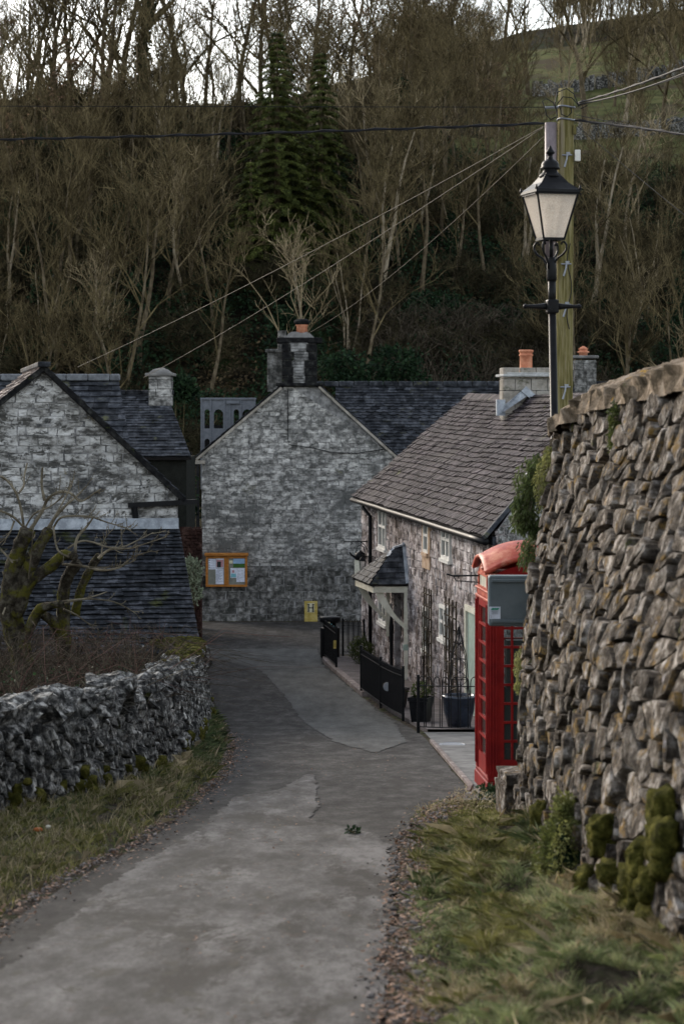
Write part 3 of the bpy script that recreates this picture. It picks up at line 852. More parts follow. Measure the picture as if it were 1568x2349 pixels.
def scatter_grass(name, n, area_fn, mkeys, hr, w, lean, dirn=None, seed=1):
    rr = random.Random(seed); mbs = [MB() for _ in mkeys]
    k = 0
    while k < n:
        X, Y, m_, sc = area_fn(rr)
        k += 1
        if X is None: continue
        blade(mbs[m_], Vector((X, Y, land(X, Y) - .01)), rr.uniform(*hr)*sc, w*rr.uniform(.7, 1.3)*(1 if Y > 14 else .8), rr, lean, dirn)
    for mk, mb in zip(mkeys, mbs):
        if mb.v: tag(mb.build(name, M[mk]), 'green and straw coloured grass tufts on the ' + ('left verge' if seed == 1 else 'bank below the right wall') + ', ' + mk.replace('_', ' '), 'grass', kind='stuff')
def left_verge(rr):
    Y = 8.5 + 30.5 * rr.random()**1.5
    a, b = wl(Y) + .02, xl(Y)
    t = rr.random(); X = lerp(a, b, t)
    if nz(X*2.2, Y*2.2, 7) < -.42 or (t > .8 and rr.random() < .6): return (None, 0, 0, 0)
    g = nz(X*1.3, Y*.6, 3) + (Y-20)*.04
    m_ = 1 if g + rr.uniform(-.25, .25) > .22 else (2 if rr.random() < .16 else 0)
    return X, Y, m_, (1 + .6*nz(X*5, Y*4))*(1.8 if m_ == 2 else 1)
scatter_grass('verge_grass', 95000, left_verge, ['grass', 'grass_green', 'grass_dry'], (.03, .11), .0026, .75, Vector((.12, -.08, 0)), 1)
def right_bank(rr):
    Y = 8.6 + 10.4 * rr.random()**1.1
    a = xr(Y) + .15 + .12*nz(Y*1.5, 3) ; b = XF(-3.3, Y) + .02
    if b < a: return (None, 0, 0, 0)
    t = rr.random(); X = lerp(a, b, t)
    if nz(X*2.6, Y*1.8, 9) < -.27: return (None, 0, 0, 0)
    if t < .18 and rr.random() < .6: return (None, 0, 0, 0)
    g = nz(X*1.6, Y*.9, 13)
    if Y < 15: m_ = 1 if g > -.12 and t < .85 else (3 if (Y < 11.3 or t > .8) and rr.random() < .6 else 0)
    else: m_ = 2 if g > .1 else 0
    if rr.random() < .10: m_ = 3
    return X, Y, m_, (.8 if m_ == 1 else 1)*(1 + .7*nz(X*5, Y*4))*(1.25 if m_ == 3 and rr.random() < .5 else 1)
scatter_grass('bank_grass', 170000, right_bank, ['grass', 'grass_blue', 'grass_green', 'grass_dry'], (.03, .11), .0023, .85, Vector((-.18, -.12, 0)), 2)

# litter, pebbles
mb = MB(); mp = MB(); rr = random.Random(9)
for k in range(9500):
    if rr.random() < .62:
        Y = 8.8 + 14*rr.random()**1.3; X = xr(Y) + rr.gauss(.10, .085)
    else:
        Y = 9 + 25*rr.random()**1.2; X = xl(Y) + abs(rr.gauss(0, .13)) - .03
    p = Vector((X, Y, max(land(X, Y), laneZ(Y)+.02) + .008))
    if rr.random() < .62:
        leaf(mb, p, Vector((rr.gauss(0, 1), rr.gauss(0, 1), rr.gauss(0, .25))).normalized(), Vector((rr.gauss(0, .3), rr.gauss(0, .3), 1)).normalized(), rr.uniform(.015, .05), rr.uniform(.005, .015))
    else:
        s_ = rr.uniform(.005, .016)*(1 if rr.random() < .96 else 2.6); rock(mp, p, (s_*1.3, s_, s_*.7), rr, rr.random()*3, 2, .2, .4)
for k in range(1100):
    Y = 8.8 + 24*rr.random()**1.4; X = lerp(xl(Y), xr(Y), rr.betavariate(1.6, 1.6))
    if nz(X*1.2, Y*.5, 1) < .05: continue
    p = Vector((X, Y, laneZ(Y) + .028))
    leaf(mb, p, Vector((rr.gauss(0, 1), rr.gauss(0, 1), rr.gauss(0, .2))).normalized(), Vector((rr.gauss(0, .2), rr.gauss(0, .2), 1)).normalized(), rr.uniform(.01, .03), rr.uniform(.004, .010))
tag(mb.build('leaf_litter', M['litter']), 'brown fallen leaves scattered along both edges of the lane', 'leaf litter', kind='stuff')
tag(mp.build('gravel', M['pebble']), 'loose grey pebbles along the road edges', 'gravel', kind='stuff')

def plant(name, label, cat, base, blobs, mkey, l, w, seed, droop=0, stem=None, group=None):
    t = thing(name, label, cat, base, group); rr = random.Random(seed); mb = MB()
    for (c, rad, n) in blobs: leafblob(mb, c, rad, n, l, w, rr, droop)
    mb.build('foliage', M[mkey], t)
    sb = MB()
    for (c, rad, n) in blobs:
        for k in range(5):
            e = Vector(c) + Vector((rr.uniform(-.6, .6)*rad[0], rr.uniform(-.6, .6)*rad[1], rr.uniform(-.3, .6)*rad[2]))
            b = Vector(base); mmid = (b + e)/2 + rv(rr)*.05
            sb.tube([b, mmid, e], [.006, .005, .003], 4)
    sb.build('stem', M[stem or 'twig'], t)
    return t
def wp(px, py):
    """point on the face of the right wall seen at a picture point"""
    Y = 14.0
    for _ in range(60):
        z = (HY - py)/F*Y; Y = .5*Y + .5*XF(z, Y)*F/(px - CX)
    return Vector((XF(z, Y), Y, z))
# big mossy shrub at the wall foot
p = wp(1300, 1990)
plant('wall_shrub', 'dense dark green and yellow cushion shrub growing at the foot of the right wall', 'shrub', (p.x-.03, p.y, p.z-.42),
      [((1.40, 14.35, -2.86), (.15, .26, .36), 8500), ((1.37, 14.4, -3.02), (.18, .34, .24), 5200), ((1.43, 14.35, -2.60), (.10, .17, .16), 2200)], 'fernleaf', .030, .008, 3)
mb = MB(); rock(mb, (1.41, 14.35, -2.9), (.22, .38, .60), random.Random(2), 0, 5, .2, .2)  # solid dark core added to stand in for shade between the leaves
tag(mb.build('shrub_dark_core', M['ivy'], org=(p.x-.04, p.y-.18, p.z-.2)), 'solid dark core added inside the big cushion shrub to darken it', 'shrub')
p = wp(1205, 1990)
plant('wall_shrub', 'small brown green clump at the wall foot left of the big cushion shrub', 'shrub', (p.x-.03, p.y, p.z-.2),
      [((p.x-.06, p.y, p.z-.03), (.10, .25, .22), 1800), ((p.x-.08, p.y-.3, p.z-.12), (.10, .3, .16), 1200)], 'bush', .025, .006, 4)
p = wp(1428, 985)
plant('wall_fern', 'yellow green tuft hanging from under the coping of the right wall', 'fern', (p.x, p.y, p.z+.1),
      [((p.x-.05, p.y, p.z+.06), (.05, .12, .14), 1500), ((p.x-.05, p.y+.05, p.z-.08), (.05, .1, .12), 900)], 'bush', .028, .007, 5, .7)
# hanging plants on the far end of the wall
R5 = random.Random(51)
def hang(name, label, pts, mkey, seed, l=.06, w=.009, n=900):
    t = None; rr = random.Random(seed); mb = MB(); sb = MB()
    for (px, py, Y, rx, rz) in pts:
        c = at(px, py, Y)
        if t is None: t = thing(name, label, 'plant', (c.x + .1, c.y, c.z + rz))
        for k in range(n):
            d = rv(rr); r = rr.random()**.5*(1+.3*nz(d.x*3, d.z*3, px))
            q = c + Vector((d.x*rx*r, d.y*.16*r, d.z*rz*r))
            leaf(mb, q, (Vector((rr.gauss(-.2, .5), rr.gauss(0, .5), -1.0))).normalized(), rv(rr), l*rr.uniform(.5, 1.3), w*rr.uniform(.6, 1.3))
        for k in range(10):
            a = c + Vector((rx*.8, 0, rz*rr.uniform(0, .8))); b = c + Vector((rr.uniform(-rx, 0), rr.uniform(-.1, .1), rr.uniform(-rz, rz*.3)))
            sb.tube([a, (a+b)/2 + Vector((0, 0, .05)), b], [.005, .004, .002], 4)
    mb.build('foliage', M[mkey], t); sb.build('stem', M['twig_grey'], t)
hang('hanging_plant', 'dark green long leaved plant hanging over the end of the right wall', [(1212, 1130, 20.0, .14, .30), (1196, 1180, 20.0, .10, .17), (1236, 1075, 20.0, .13, .16)], 'valerian', 1)
hang('hanging_plant', 'pale yellow green tuft beside the dark hanging plant on the wall end', [(1246, 1110, 19.75, .09, .24), (1262, 1050, 19.8, .06, .12)], 'fernleaf', 2, .03, .006, 1100)
hang('hanging_plant', 'straggly green plant hanging above the red phone box roof', [(1212, 1265, 20.2, .09, .18), (1232, 1215, 20.0, .08, .13)], 'valerian', 3, .05, .008, 500)
hang('hanging_plant', 'yellow green feathery tuft growing from the wall beside the phone box glazing', [(1192, 1525, 19.9, .055, .17), (1189, 1575, 19.9, .04, .06)], 'fernleaf', 4, .022, .005, 900)
hang('coping_plant', 'straw coloured tuft at the broken end of the wall coping beside the lamp post', [(1290, 990, 19.8, .04, .12), (1280, 1030, 19.9, .05, .08)], 'grass_dry', 6, .035, .004, 500)
# low growth by the phone box
plant('ivy_patch', 'dark green ivy leaves growing at the foot of the phone box', 'ivy', (1.62, 21.6, laneZ(21.6)),
      [((1.62, 21.9, laneZ(21.7)+.10), (.22, .3, .12), 260), ((1.45, 22.2, laneZ(22)+.05), (.14, .3, .09), 140)], 'ivy', .06, .02, 8)
plant('dry_bramble', 'dry tangled brown stems on the mossy ground before the phone box', 'plant', (1.25, 21.5, laneZ(21.5)),
      [((1.25, 21.6, laneZ(21.6)+.06), (.28, .5, .08), 700), ((1.0, 20.8, laneZ(20.8)+.04), (.35, .5, .05), 500)], 'grass_dry', .04, .003, 9)
plant('weed', 'green leafy sprig lying on the road surface', 'weed', (.105, 18.8, laneZ(18.8)+.02), [((.105, 18.8, laneZ(18.8)+.04), (.06, .08, .02), 60)], 'ivy', .04, .012, 10)
mb = MB()
rr = random.Random(6)
for k in range(9000):
    X, Y = 1.05 + rr.gauss(0, .28), 20.9 + rr.gauss(0, .8)
    if X < xr(Y) - .1: continue
    blade(mb, Vector((X, Y, land(X, Y))), rr.uniform(.012, .035), .004, rr, .4)
tag(mb.build('ground_moss', M['grass']), 'low yellow green moss and grass on the ground before the phone box', 'moss', kind='stuff')
# block of stone by the phone box
mb = MB(); rr = random.Random(3)
rock(mb, (1.60, 20.9, laneZ(20.9)+.12), (.30, .5, .34), rr, .1, 4, .12, .95)
rock(mb, (1.62, 20.9, laneZ(20.9)+.34), (.30, .52, .12), rr, .1, 4, .10, .95)
tag(mb.build('stone_block', M['rubble'], org=(1.6, 20.9, laneZ(20.9))), 'grey squared stone block standing between the phone box and the wall', 'stone block')
# peel and mushroom bits on the left verge
g = at(88, 1948, Yof(1948) + .2)
zc = land(g.x, g.y)
mb = MB(); mb.lathe((0, 0, 0), [(.0, .03), (.03, .035), (.045, .02), (.04, 0)], 12)
mb.v = [Vector((g.x + v.x*.9, g.y + v.y*.8, zc + .045 + v.z*.7)) for v in mb.v]
tag(mb.build('orange_peel', M['orange'], smooth=True, org=(g.x, g.y, zc)), 'scrap of orange peel lying in the left verge grass', 'litter')
mb = MB(); mb.lathe((g.x+.07, g.y+.06, zc+.05), [(.01, 0), (.022, .008), (.025, .02), (.012, .03), (.0, .032)], 12)
tag(mb.build('litter_scrap', M['cream'], smooth=True, org=(g.x+.07, g.y+.06, zc)), 'pale round scrap beside the orange peel in the grass', 'litter')
# manhole covers
def cover(px, py, r, label):
    Y = Yof(py); c = Vector(((px-CX)/F*Y, Y, laneZ(Y)))
    dz = .03 if Y < 34 else .072
    mb = MB(); mb.lathe(c + Vector((0, 0, dz)), [(r, -.02), (r, .006), (r*.92, .008), (r*.9, .004), (0.001, .004)], 28)
    sl = MB()
    t = thing('manhole_cover', label, 'manhole cover', c)
    mb.build('frame', M['steel'], t)
    for k in range(-3, 4): sl.box(c + Vector((k*r*.24, 0, dz+.007)), (r*.08, r*1.2*sqrt(1-(k*.24)**2), .006))
    sl.build('tread', M['steel'], t)
cover(1036, 1713, .18, 'round grey manhole cover in the concrete before the curved railing')
cover(878, 1569, .22, 'pale round cover in the pavement between the two straight railings')

# ================================================================ BUILDINGS
def plane(o, u, n):
    """P(a, b, d): a along u, b up, d out of the wall"""
    o, u, n = Vector(o), Vector(u).normalized(), Vector(n).normalized()
    return lambda a, b, d: o + u*a + Vector((0, 0, b)) + n*d
def slope(o, u, v):
    o, u, v = Vector(o), Vector(u).normalized(), Vector(v).normalized()
    n = u.cross(v).normalized()
    if n.z < 0: n = -n
    return lambda a, b, d: o + u*a + v*b + n*d
def solid(mb, P, poly, t):
    n = len(poly)
    a = [P(p[0], p[1], 0) for p in poly]; b = [P(p[0], p[1], -t) for p in poly]
    mb.add(a + b, [tuple(range(n)), tuple(range(2*n-1, n-1, -1))] + [(i, (i+1) % n, (i+1) % n + n, i + n) for i in range(n)])
def sheet(mb, P, poly, d=0):
    mb.add([P(p[0], p[1], d) for p in poly], [tuple(range(len(poly)))])

# ---- back house: the tall gable that closes the lane
bh = thing('gable_house', 'tall grey stone house whose gable end closes the lane, notice board on its wall', 'house', (-1.2, 65, laneZ(66)))
GP = plane((-4.02, 65, -6.10), (1, 0, 0), (0, -1, 0))
gpoly = [(0, 0), (5.75, 0), (5.75, 4.62), (5.53, 4.77), (3.37, 6.76), (2.30, 6.76), (0, 4.82)]
mb = MB(); solid(mb, GP, gpoly, .4)
mb.v += []; 
for X_ in (0, 5.75):
    a, b = GP(X_, 0, -.4), GP(X_, 4.7, -.4); off = Vector((0, 8, 0))
    mb.quad(a, a+off, b+off, b)
mb.build('wall', M['mortar'], bh)
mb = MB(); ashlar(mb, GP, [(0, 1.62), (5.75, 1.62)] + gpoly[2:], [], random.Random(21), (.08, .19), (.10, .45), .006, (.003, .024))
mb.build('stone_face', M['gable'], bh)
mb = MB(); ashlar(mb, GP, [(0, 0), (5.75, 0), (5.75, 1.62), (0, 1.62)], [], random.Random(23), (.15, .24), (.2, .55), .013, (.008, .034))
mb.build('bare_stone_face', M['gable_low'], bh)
def roofplane(name, parent, eL, eR, up, vlen, m, R_, gauge=.17, width=.26, clip=None, scallop=None, lift=.022, jit=.006, under=True):
    """eL, eR ends of the eave; up: 3d vector up the slope"""
    eL, eR = Vector(eL), Vector(eR); u = (eR - eL); U = u.length; P = slope(eL, u, up)
    clip = clip or [(0, 0), (U, 0), (U, vlen), (0, vlen)]
    if under:
        mb = MB(); sheet(mb, P, clip, -.02); solid(mb, lambda a, b, d: P(a, b, d - .025), clip, .06)
        mb.build(name + '_boards', M['underlay'], parent)
    mb = MB(); tiles(mb, P, clip, random.Random(R_), gauge, width, lift=lift, scallop=scallop, jit=jit)
    return mb.build(name, M[m], parent), P
# its two slopes: apex line x=-1.175, z=1.16
apx, apz = -1.175, 1.17
roofplane('roof', bh, (-4.20, 72.5, -1.36), (-4.20, 64.98, -1.36), (apx+4.20, 0, apz+1.36), 3.94, 'slate', 1, .2, .3)
roofplane('roof', bh, (1.62, 64.98, -1.36), (1.62, 72.5, -1.36), (apx-1.62, 0, apz+1.36), 3.75, 'slate', 2, .2, .3)
# stone verge strips on the gable
mb = MB()
mb.beam((-4.16, 64.93, -1.42), (-1.73, 64.93, .63), .14, .07); mb.beam((1.60, 64.93, -1.40), (-.66, 64.93, .66), .14, .07)
mb.build('verge', M['quoin'], bh)
mb = MB(); mb.box((-4.08, 64.95, -1.5), (.34, .3, .10)); mb.build('kneeler', M['quoin'], bh)
# wing running to the right behind
roofplane('wing_roof', bh, (-.2, 66.6, -2.55), (9.2, 66.6, -2.55), (0, 3.2, 3.32), 4.61, 'slate', 3, .15, .27,
          scallop=lambda v: (1.0 < v < 1.75) or (2.2 < v < 2.75) or (3.15 < v < 3.7), lift=.03)
mb = MB()
x = -1.0
while x < 9.2:
    mb.beam((x, 69.8, .80), (x + .44, 69.8, .80 + .01*nz(x)), .26, .16); x += .455
bevel(mb.build('ridge_tile', M['slate'], bh), .03)['kind'] = 'stuff'
WP = plane((1.9, 66.8, -6.1), (1, 0, 0), (0, -1, 0))
mb = MB(); solid(mb, WP, [(-.2, 0), (7.1, 0), (7.1, 3.6), (-.2, 3.6)], .4)
mb.quad(Vector((9.0, 66.8, -6.1)), Vector((9.0, 73, -6.1)), Vector((9.0, 70, .8)), Vector((9.0, 66.8, -2.5)))
mb.build('wing_wall', M['mortar'], bh)
# front chimney, sooty quoins with pale stones
ch = MB(); cz = .28
def stack(parent, x0, x1, yf, yb, z0, z1, quoin, face, seed):
    mb = MB(); mb.box(((x0+x1)/2, (yf+yb)/2, (z0+z1)/2), (x1-x0-.06, yb-yf-.06, z1-z0)); st = mb.build('chimney', M['mortar'], parent)
    w = x1 - x0
    q = MB(); q2_ = MB(); f = MB(); rr = random.Random(seed); z = z0; k = 0
    while z < z1 - .02:
        h = min(rr.uniform(.20, .26), z1 - z); a = w*rr.uniform(.22, .36); b = w*rr.uniform(.22, .36)
        if face == quoin: a, b = w*rr.uniform(.3, .6), 0; b = w - a
        q.box((x0 + a/2, yf + .08, z + h/2), (a - .012, .22, h - .012)); q2_.box((x1 - b/2, yf + .08, z + h/2), (b - .012, .22, h - .012))
        q.box((x0 + .10, (yf+yb)/2 + .1, z+h/2), (.2, yb - yf - .21, h-.012)); q2_.box((x1 - .10, (yf+yb)/2 + .1, z+h/2), (.2, yb - yf - .21, h-.012))
        zz = z
        while zz < z + h - .01 and face != quoin:
            hh = min(.085, z + h - zz); f.box(((x0 + a + x1 - b)/2, yf + .07, zz + hh/2), (w - a - b - .02, .17, hh - .014)); zz += hh
        z += h; k += 1
    bevel(q.build('quoin_stones', M[quoin], st), .012); bevel(q2_.build('quoin_stones', M[quoin], st), .012)
    if f.v: bevel(f.build('infill_stones', M[face], st), .010)
    return st
st = stack(bh, -1.72, -.72, 64.86, 65.75, .72, 1.92, 'blackstone', 'mortar', 5)
mb = MB(); mb.box((-1.22, 65.35, .72), (1.34, 1.06, .10)); bevel(mb.build('ledge', M['blackstone'], st), .03); mb = MB(); mb.box((-1.22, 65.35, 1.99), (1.30, 1.0, .16)); bevel(mb.build('ledge', M['blackstone'], st), .03)
mb = MB(); mb.lathe((-1.22, 65.35, 2.07), [(.58, 0), (.40, .13), (.30, .17), (.001, .19)], 4, 1.05, .8, pi/4); mb.build('cap_mortar', M['concrete'], st)
mb = MB(); mb.lathe((-1.15, 65.3, 2.2), [(.16, 0), (.155, .20), (.175, .22), (.175, .25)], 20); st_p = mb.build('chimney_pot', M['terracotta'], st, smooth=True)
mb = MB(); mb.lathe((-1.15, 65.3, 2.45), [(.15, 0), (.22, .03), (.235, .10), (.20, .13), (.10, .17), (.001, .175)], 20); mb.build('pot_cowl', M['blackstone'], st, smooth=True)
mb = MB(); mb.box((-1.9, 66.4, 1.1), (.55, .6, 1.15)); mb.box((-1.9, 66.4, 1.72), (.66, .7, .1)); mb.lathe((-1.75, 66.2, 1.75), [(.13, 0), (.12, .5), (.14, .56)], 12)
bevel(mb.build('rear_chimney', M['gable_low'], bh), .02)
# right hand chimney on the wing
st = stack(bh, 7.12, 7.78, 69.4, 70.2, .3, 1.52, 'gable_low', 'gable_low', 6)
mb = MB(); mb.box((7.45, 69.8, 1.62), (.80, .95, .09)); bevel(mb.build('ledge', M['concrete'], st), .03)
mb = MB(); mb.lathe((7.42, 69.8, 1.66), [(.13, 0), (.13, .08), (.18, .10), (.18, .14), (.13, .15), (.13, .19), (.16, .2), (.10, .26), (.02, .3)], 14); mb.build('chimney_pot', M['terracotta'], st, smooth=True)
# drainpipe on the left corner, cable on the face
mb = MB(); mb.tube([(-4.12, 64.86, -1.55), (-4.12, 64.86, -6.0)], .05, 8); mb.tube([(-4.30, 64.86, -1.45), (-4.12, 64.86, -1.60)], .05, 8)
mb.build('downpipe', M['black'], bh)
mb = MB(); mb.tube([(-1.55, 64.94, .6), (-1.55, 64.94, -.8), (-1.52, 64.94, -1.0), (-.9, 64.94, -1.08), (-.3, 64.94, -1.22), (.4, 64.94, -1.25), (1.4, 64.94, -1.1)], .012, 5)
mb.build('cable', M['black'], bh)

# notice board
def gp(px, py, d=0): return Vector(((px-CX)/80, 65 - d, (HY-py)/80))
nb = thing('notice_board', 'orange timber double notice board holding papers on the grey gable wall', 'notice board', gp(521, 1345))
x0, x1, z1, z0 = gp(473, 0).x, gp(567.5, 0).x, gp(0, 1275).z, gp(0, 1345).z
mb = MB(); mb.box(((x0+x1)/2, 64.89, (z0+z1)/2), (x1-x0, .10, z1-z0)); mb.build('case', M['wood_orange'], nb)
mb = MB(); mb.box(((x0+x1)/2, 64.85, z1+.05), (x1-x0+.07, .22, .085)); bevel(mb.build('hood', M['wood_orange'], nb), .02)
xm = (x0+x1)/2
for (a, b) in ((x0, xm-.004), (xm+.004, x1)):
    mb = MB()
    w = .062
    mb.box(((a+b)/2, 64.825, z1-w/2), (b-a, .034, w)); mb.box(((a+b)/2, 64.825, z0+w/2), (b-a, .034, w))
    mb.box((a+w/2, 64.825, (z0+z1)/2), (w, .034, z1-z0-2*w)); mb.box((b-w/2, 64.825, (z0+z1)/2), (w, .034, z1-z0-2*w))
    bevel(mb.build('door_frame', M['wood_orange'], nb), .006)
    mb = MB(); mb.box(((a+b)/2, 64.838, (z0+z1)/2), (b-a-2*w, .008, z1-z0-2*w)); mb.build('pin_board', M['board'], nb)
A, B = x0 + .062, xm - .066; C_, D = xm + .066, x1 - .062
H_ = z1 - z0 - .124; zt = z1 - .062
def paper(m, fx0, fx1, fz0, fz1, L=(A, B), d=0.0, name='paper'):
    a = lerp(L[0], L[1], fx0); b = lerp(L[0], L[1], fx1)
    mb = MB(); mb.box(((a+b)/2, 64.829 - d, zt - H_*(fz0+fz1)/2), (b-a, .003, H_*(fz1-fz0))); return mb.build(name, M[m], nb)
paper('paper', .03, .48, .02, .42)
for k in range(4):
    paper('photo_dark', .06, .13, .06+.09*k, .085+.09*k, d=.003, name='print'); paper('ink', .16, .42, .09+.09*k, .097+.09*k, d=.003, name='print')
paper('paper', .5, .98, .0, .36); paper('photo_pink', .52, .95, .05, .33, d=.003, name='print'); paper('photo_dark', .56, .8, .12, .34, d=.005, name='print')
paper('paper', .48, .97, .38, .98)
for k in range(13): paper('ink', .53, .90 - .1*((k*7) % 3), .44+.036*k, .449+.036*k, d=.003, name='print')
L2 = (C_, D)
paper('paper_warm', .02, .24, .08, .20, L2)
paper('photo_sky', .27, .98, .01, .20, L2, name='print'); paper('photo_green', .27, .98, .20, .35, L2, name='print')
paper('paper', .10, .50, .37, .74, L2, .002); paper('photo_teal', .13, .45, .58, .72, L2, .004, name='print'); paper('photo_pink', .2, .34, .45, .55, L2, .004, name='print')
paper('paper', .47, .98, .37, .90, L2, .004)
for k in range(9): paper('ink', .53, .88 - .12*(k % 3), .45+.045*k, .457+.045*k, L2, .007, name='print')
# hydrant plate with its H
hy = thing('hydrant_plate', 'worn yellow plate with a black H standing at the foot of the gable wall', 'hydrant sign', gp(713, 1424))
mb = MB(); c = gp(713, 1401); mb.box((c.x, 64.86, c.z - .01), (.375, .07, .60)); bevel(mb.build('post', M['yellow'], hy), .01)
mb = MB(); mb.box((c.x, 64.822, c.z + .10), (.20, .008, .26)); mb.build('white_panel', M['paper_warm'], hy)
mb = MB()
for s in (-1, 1):
    mb.box((c.x + s*.065, 64.814, c.z + .10), (.028, .010, .21)); mb.box((c.x + s*.065, 64.814, c.z+.20), (.06, .010, .022)); mb.box((c.x + s*.065, 64.814, c.z), (.06, .010, .022))
mb.box((c.x, 64.814, c.z + .10), (.10, .010, .026)); mb.build('letter', M['black'], hy)

# ---- cottage on the right
ct = thing('cottage', 'pale pinkish stone cottage with brown tiled roof and white windows on the right', 'house', (2.0, 44, laneZ(44)))
cu = Vector((2.0, -16.0, 0)).normalized(); cn = Vector((-16, -2.0, 0)).normalized()   # along the front towards us; outwards
CL = 16.12; CB = -5.75
CP = plane((.46, 51.9, CB), cu, cn)
def cU(px): # distance along the front of a picture column
    Y = 6.9475 / ((px-CX)/F + .125); return (51.9 - Y)/16*CL
def cZ(px, py):
    Y = 6.9475 / ((px-CX)/F + .125); return (HY-py)/F*Y - CB
openings = {}
def opening(key, xa, xb, ya, yb):
    u0, u1 = cU(xa), cU(xb); xm_ = (xa+xb)/2
    z1_, z0_ = cZ(xm_, ya), cZ(xm_, yb); openings[key] = (u0, z0_, u1, z1_)
opening('w1', 871.5, 888, 1158, 1258)
opening('w2', 975.5, 986, 1188, 1268)
opening('w3', 1016.5, 1036, 1192, 1283)
opening('g1', 871.8, 889.5, 1368, 1430)
opening('g2', 974.5, 984.5, 1393, 1491)
opening('g3', 1012, 1030, 1389, 1467)
opening('door', 1072, 1112, 1395, 1668)
opening('pd', 905, 921, 1372, 1572)
H0 = 3.85
cpoly = [(0, 0), (CL, 0), (CL, H0-.02), (0, H0)]
holes = list(openings.values())
# wall body with reveals: strips around the holes
mb = MB()
us_ = sorted({0, CL} | {h[0] for h in holes} | {h[2] for h in holes}); zs_ = sorted({0, H0} | {h[1] for h in holes} | {h[3] for h in holes})
for i in range(len(us_)-1):
    for j in range(len(zs_)-1):
        uc, zc_ = (us_[i]+us_[i+1])/2, (zs_[j]+zs_[j+1])/2
        if any(h[0] < uc < h[2] and h[1] < zc_ < h[3] for h in holes): continue
        sheet(mb, CP, [(us_[i], zs_[j]), (us_[i+1], zs_[j]), (us_[i+1], zs_[j+1]), (us_[i], zs_[j+1])])
for (a, b, c_, d_) in holes:
    for (p, q) in (((a, b), (a, d_)), ((a, d_), (c_, d_)), ((c_, d_), (c_, b)), ((c_, b), (a, b))):
        mb.quad(CP(p[0], p[1], 0), CP(q[0], q[1], 0), CP(q[0], q[1], -.22), CP(p[0], p[1], -.22))
# far end, back and near gable
farL, farR = CP(0, 0, 0), CP(0, 0, -4.8)
ridF, ridN = Vector((2.86, 52.2, .26)), Vector((4.42, 39.9, .26))
fe = [farL, farR, farR + Vector((0, 0, H0)), ridF, farL + Vector((0, 0, H0))]
mb.add(fe, [(0, 1, 2, 3, 4)])
nearL = CP(CL, 0, 0); nearR = Vector((6.6, 43.6, CB))
mb.add([nearL, nearR, nearR + Vector((0, 0, H0)), ridN, nearL + Vector((0, 0, H0))], [(0, 1, 2, 3, 4)])
mb.quad(farR, nearR, nearR + Vector((0, 0, H0)), farR + Vector((0, 0, H0)))
mb.build('wall', M['mortar2'], ct)
mb = MB(); ashlar(mb, CP, cpoly, holes, random.Random(31), (.10, .19), (.12, .34), .009, (.004, .032))
mb.build('stone_face', M['cottage'], ct)
NG = plane(nearL, nearR - nearL, Vector((0.45, -.9, 0)))
ngl = (ridN - nearL).dot((nearR - nearL).normalized())
mb = MB(); ashlar(mb, NG, [(0, 0), (ngl*2, 0), (ngl*2, H0), (ngl, 6.0), (0, H0)], [], random.Random(32), (.14, .24), (.2, .5), .016, (.006, .03))
mb.build('stone_face', M['gable2'], ct)
# roof towards the lane: eave ends e0, e1; ridge ends ridF, ridN; with a gentle sag
e0 = CP(-.12, H0 - .10, .22); e1 = CP(CL + .04, H0 - .12, .22)
eU = (e1 - e0).length; eu = (e1-e0).normalized()
upv = (ridF - e0); upv -= eu*upv.dot(eu); RV = upv.length; upv.normalize()
rn = eu.cross(upv); rn = rn if rn.z > 0 else -rn
uF = (ridF - e0).dot(eu); uN = (ridN + Vector((.1, -.75, 0)) - e0).dot(eu)
def RP(a, b, d):
    sag = -.10*sin(pi*min(1, max(0, a/eU)))*(b/RV) + .035*nz(a*.45, b*.6, 2) + .02*nz(a*1.3, b*1.1, 5)
    return e0 + eu*a + upv*b + rn*(d + sag)
rclip = [(0, 0), (eU, 0), (uN, RV), (uF, RV)]
mb = MB()
for i in range(24):
    for j in range(8):
        q = []
        for (a, b) in ((i, j), (i+1, j), (i+1, j+1), (i, j+1)):
            t = b/8; q.append(RP(lerp(lerp(0, eU, a/24), lerp(uF, uN, a/24), t), RV*t, -.012))
        mb.quad(*q)
mb.quad(ridF, ridN, nearR + Vector((0, 0, H0)), farR + Vector((0, 0, H0)))
mb.build('roof_boards', M['underlay'], ct)
mb = MB(); tiles(mb, RP, rclip, random.Random(33), .165, .165, .018, .030, jit=.010, wvar=.45)
mb.build('roof', M['tile_brown'], ct)
mb = MB(); a = uF
while a < uN:
    mb.beam(RP(a, RV + .02, .03), RP(a + .4, RV + .02, .03), .22, .07, rn); a += .41
bevel(mb.build('ridge_tile', M['tile_brown'], ct), .02)['kind'] = 'stuff'
mb = MB(); g0, g1 = RP(-.05, -.03, -.06), RP(eU, -.03, -.06)
pts = [g0.lerp(g1, t/12) + Vector((0, 0, .012*nz(t*1.2))) for t in range(13)]
mb.tube(pts, .058, 8); gt = mb.build('gutter', M['black'], ct, smooth=True)
mb = MB(); mb.beam(CP(-.05, H0-.16, .05), CP(CL, H0-.18, .05), .06, .13); mb.build('fascia', M['slate'], ct)
mb = MB(); u_ = cU(857); mb.tube([CP(u_-.35, H0-.16, .2), CP(u_-.3, H0-.28, .2), CP(u_, H0-.45, .08), CP(u_, .3, .08)], .042, 8); mb.build('downpipe', M['black'], ct, smooth=True)
mb = MB(); mb.beam(RP(eU+.02, .0, .02), RP(uN+.03, RV, .02), .07, .07, rn); mb.build('bargeboard', M['slate'], ct)
mb = MB()
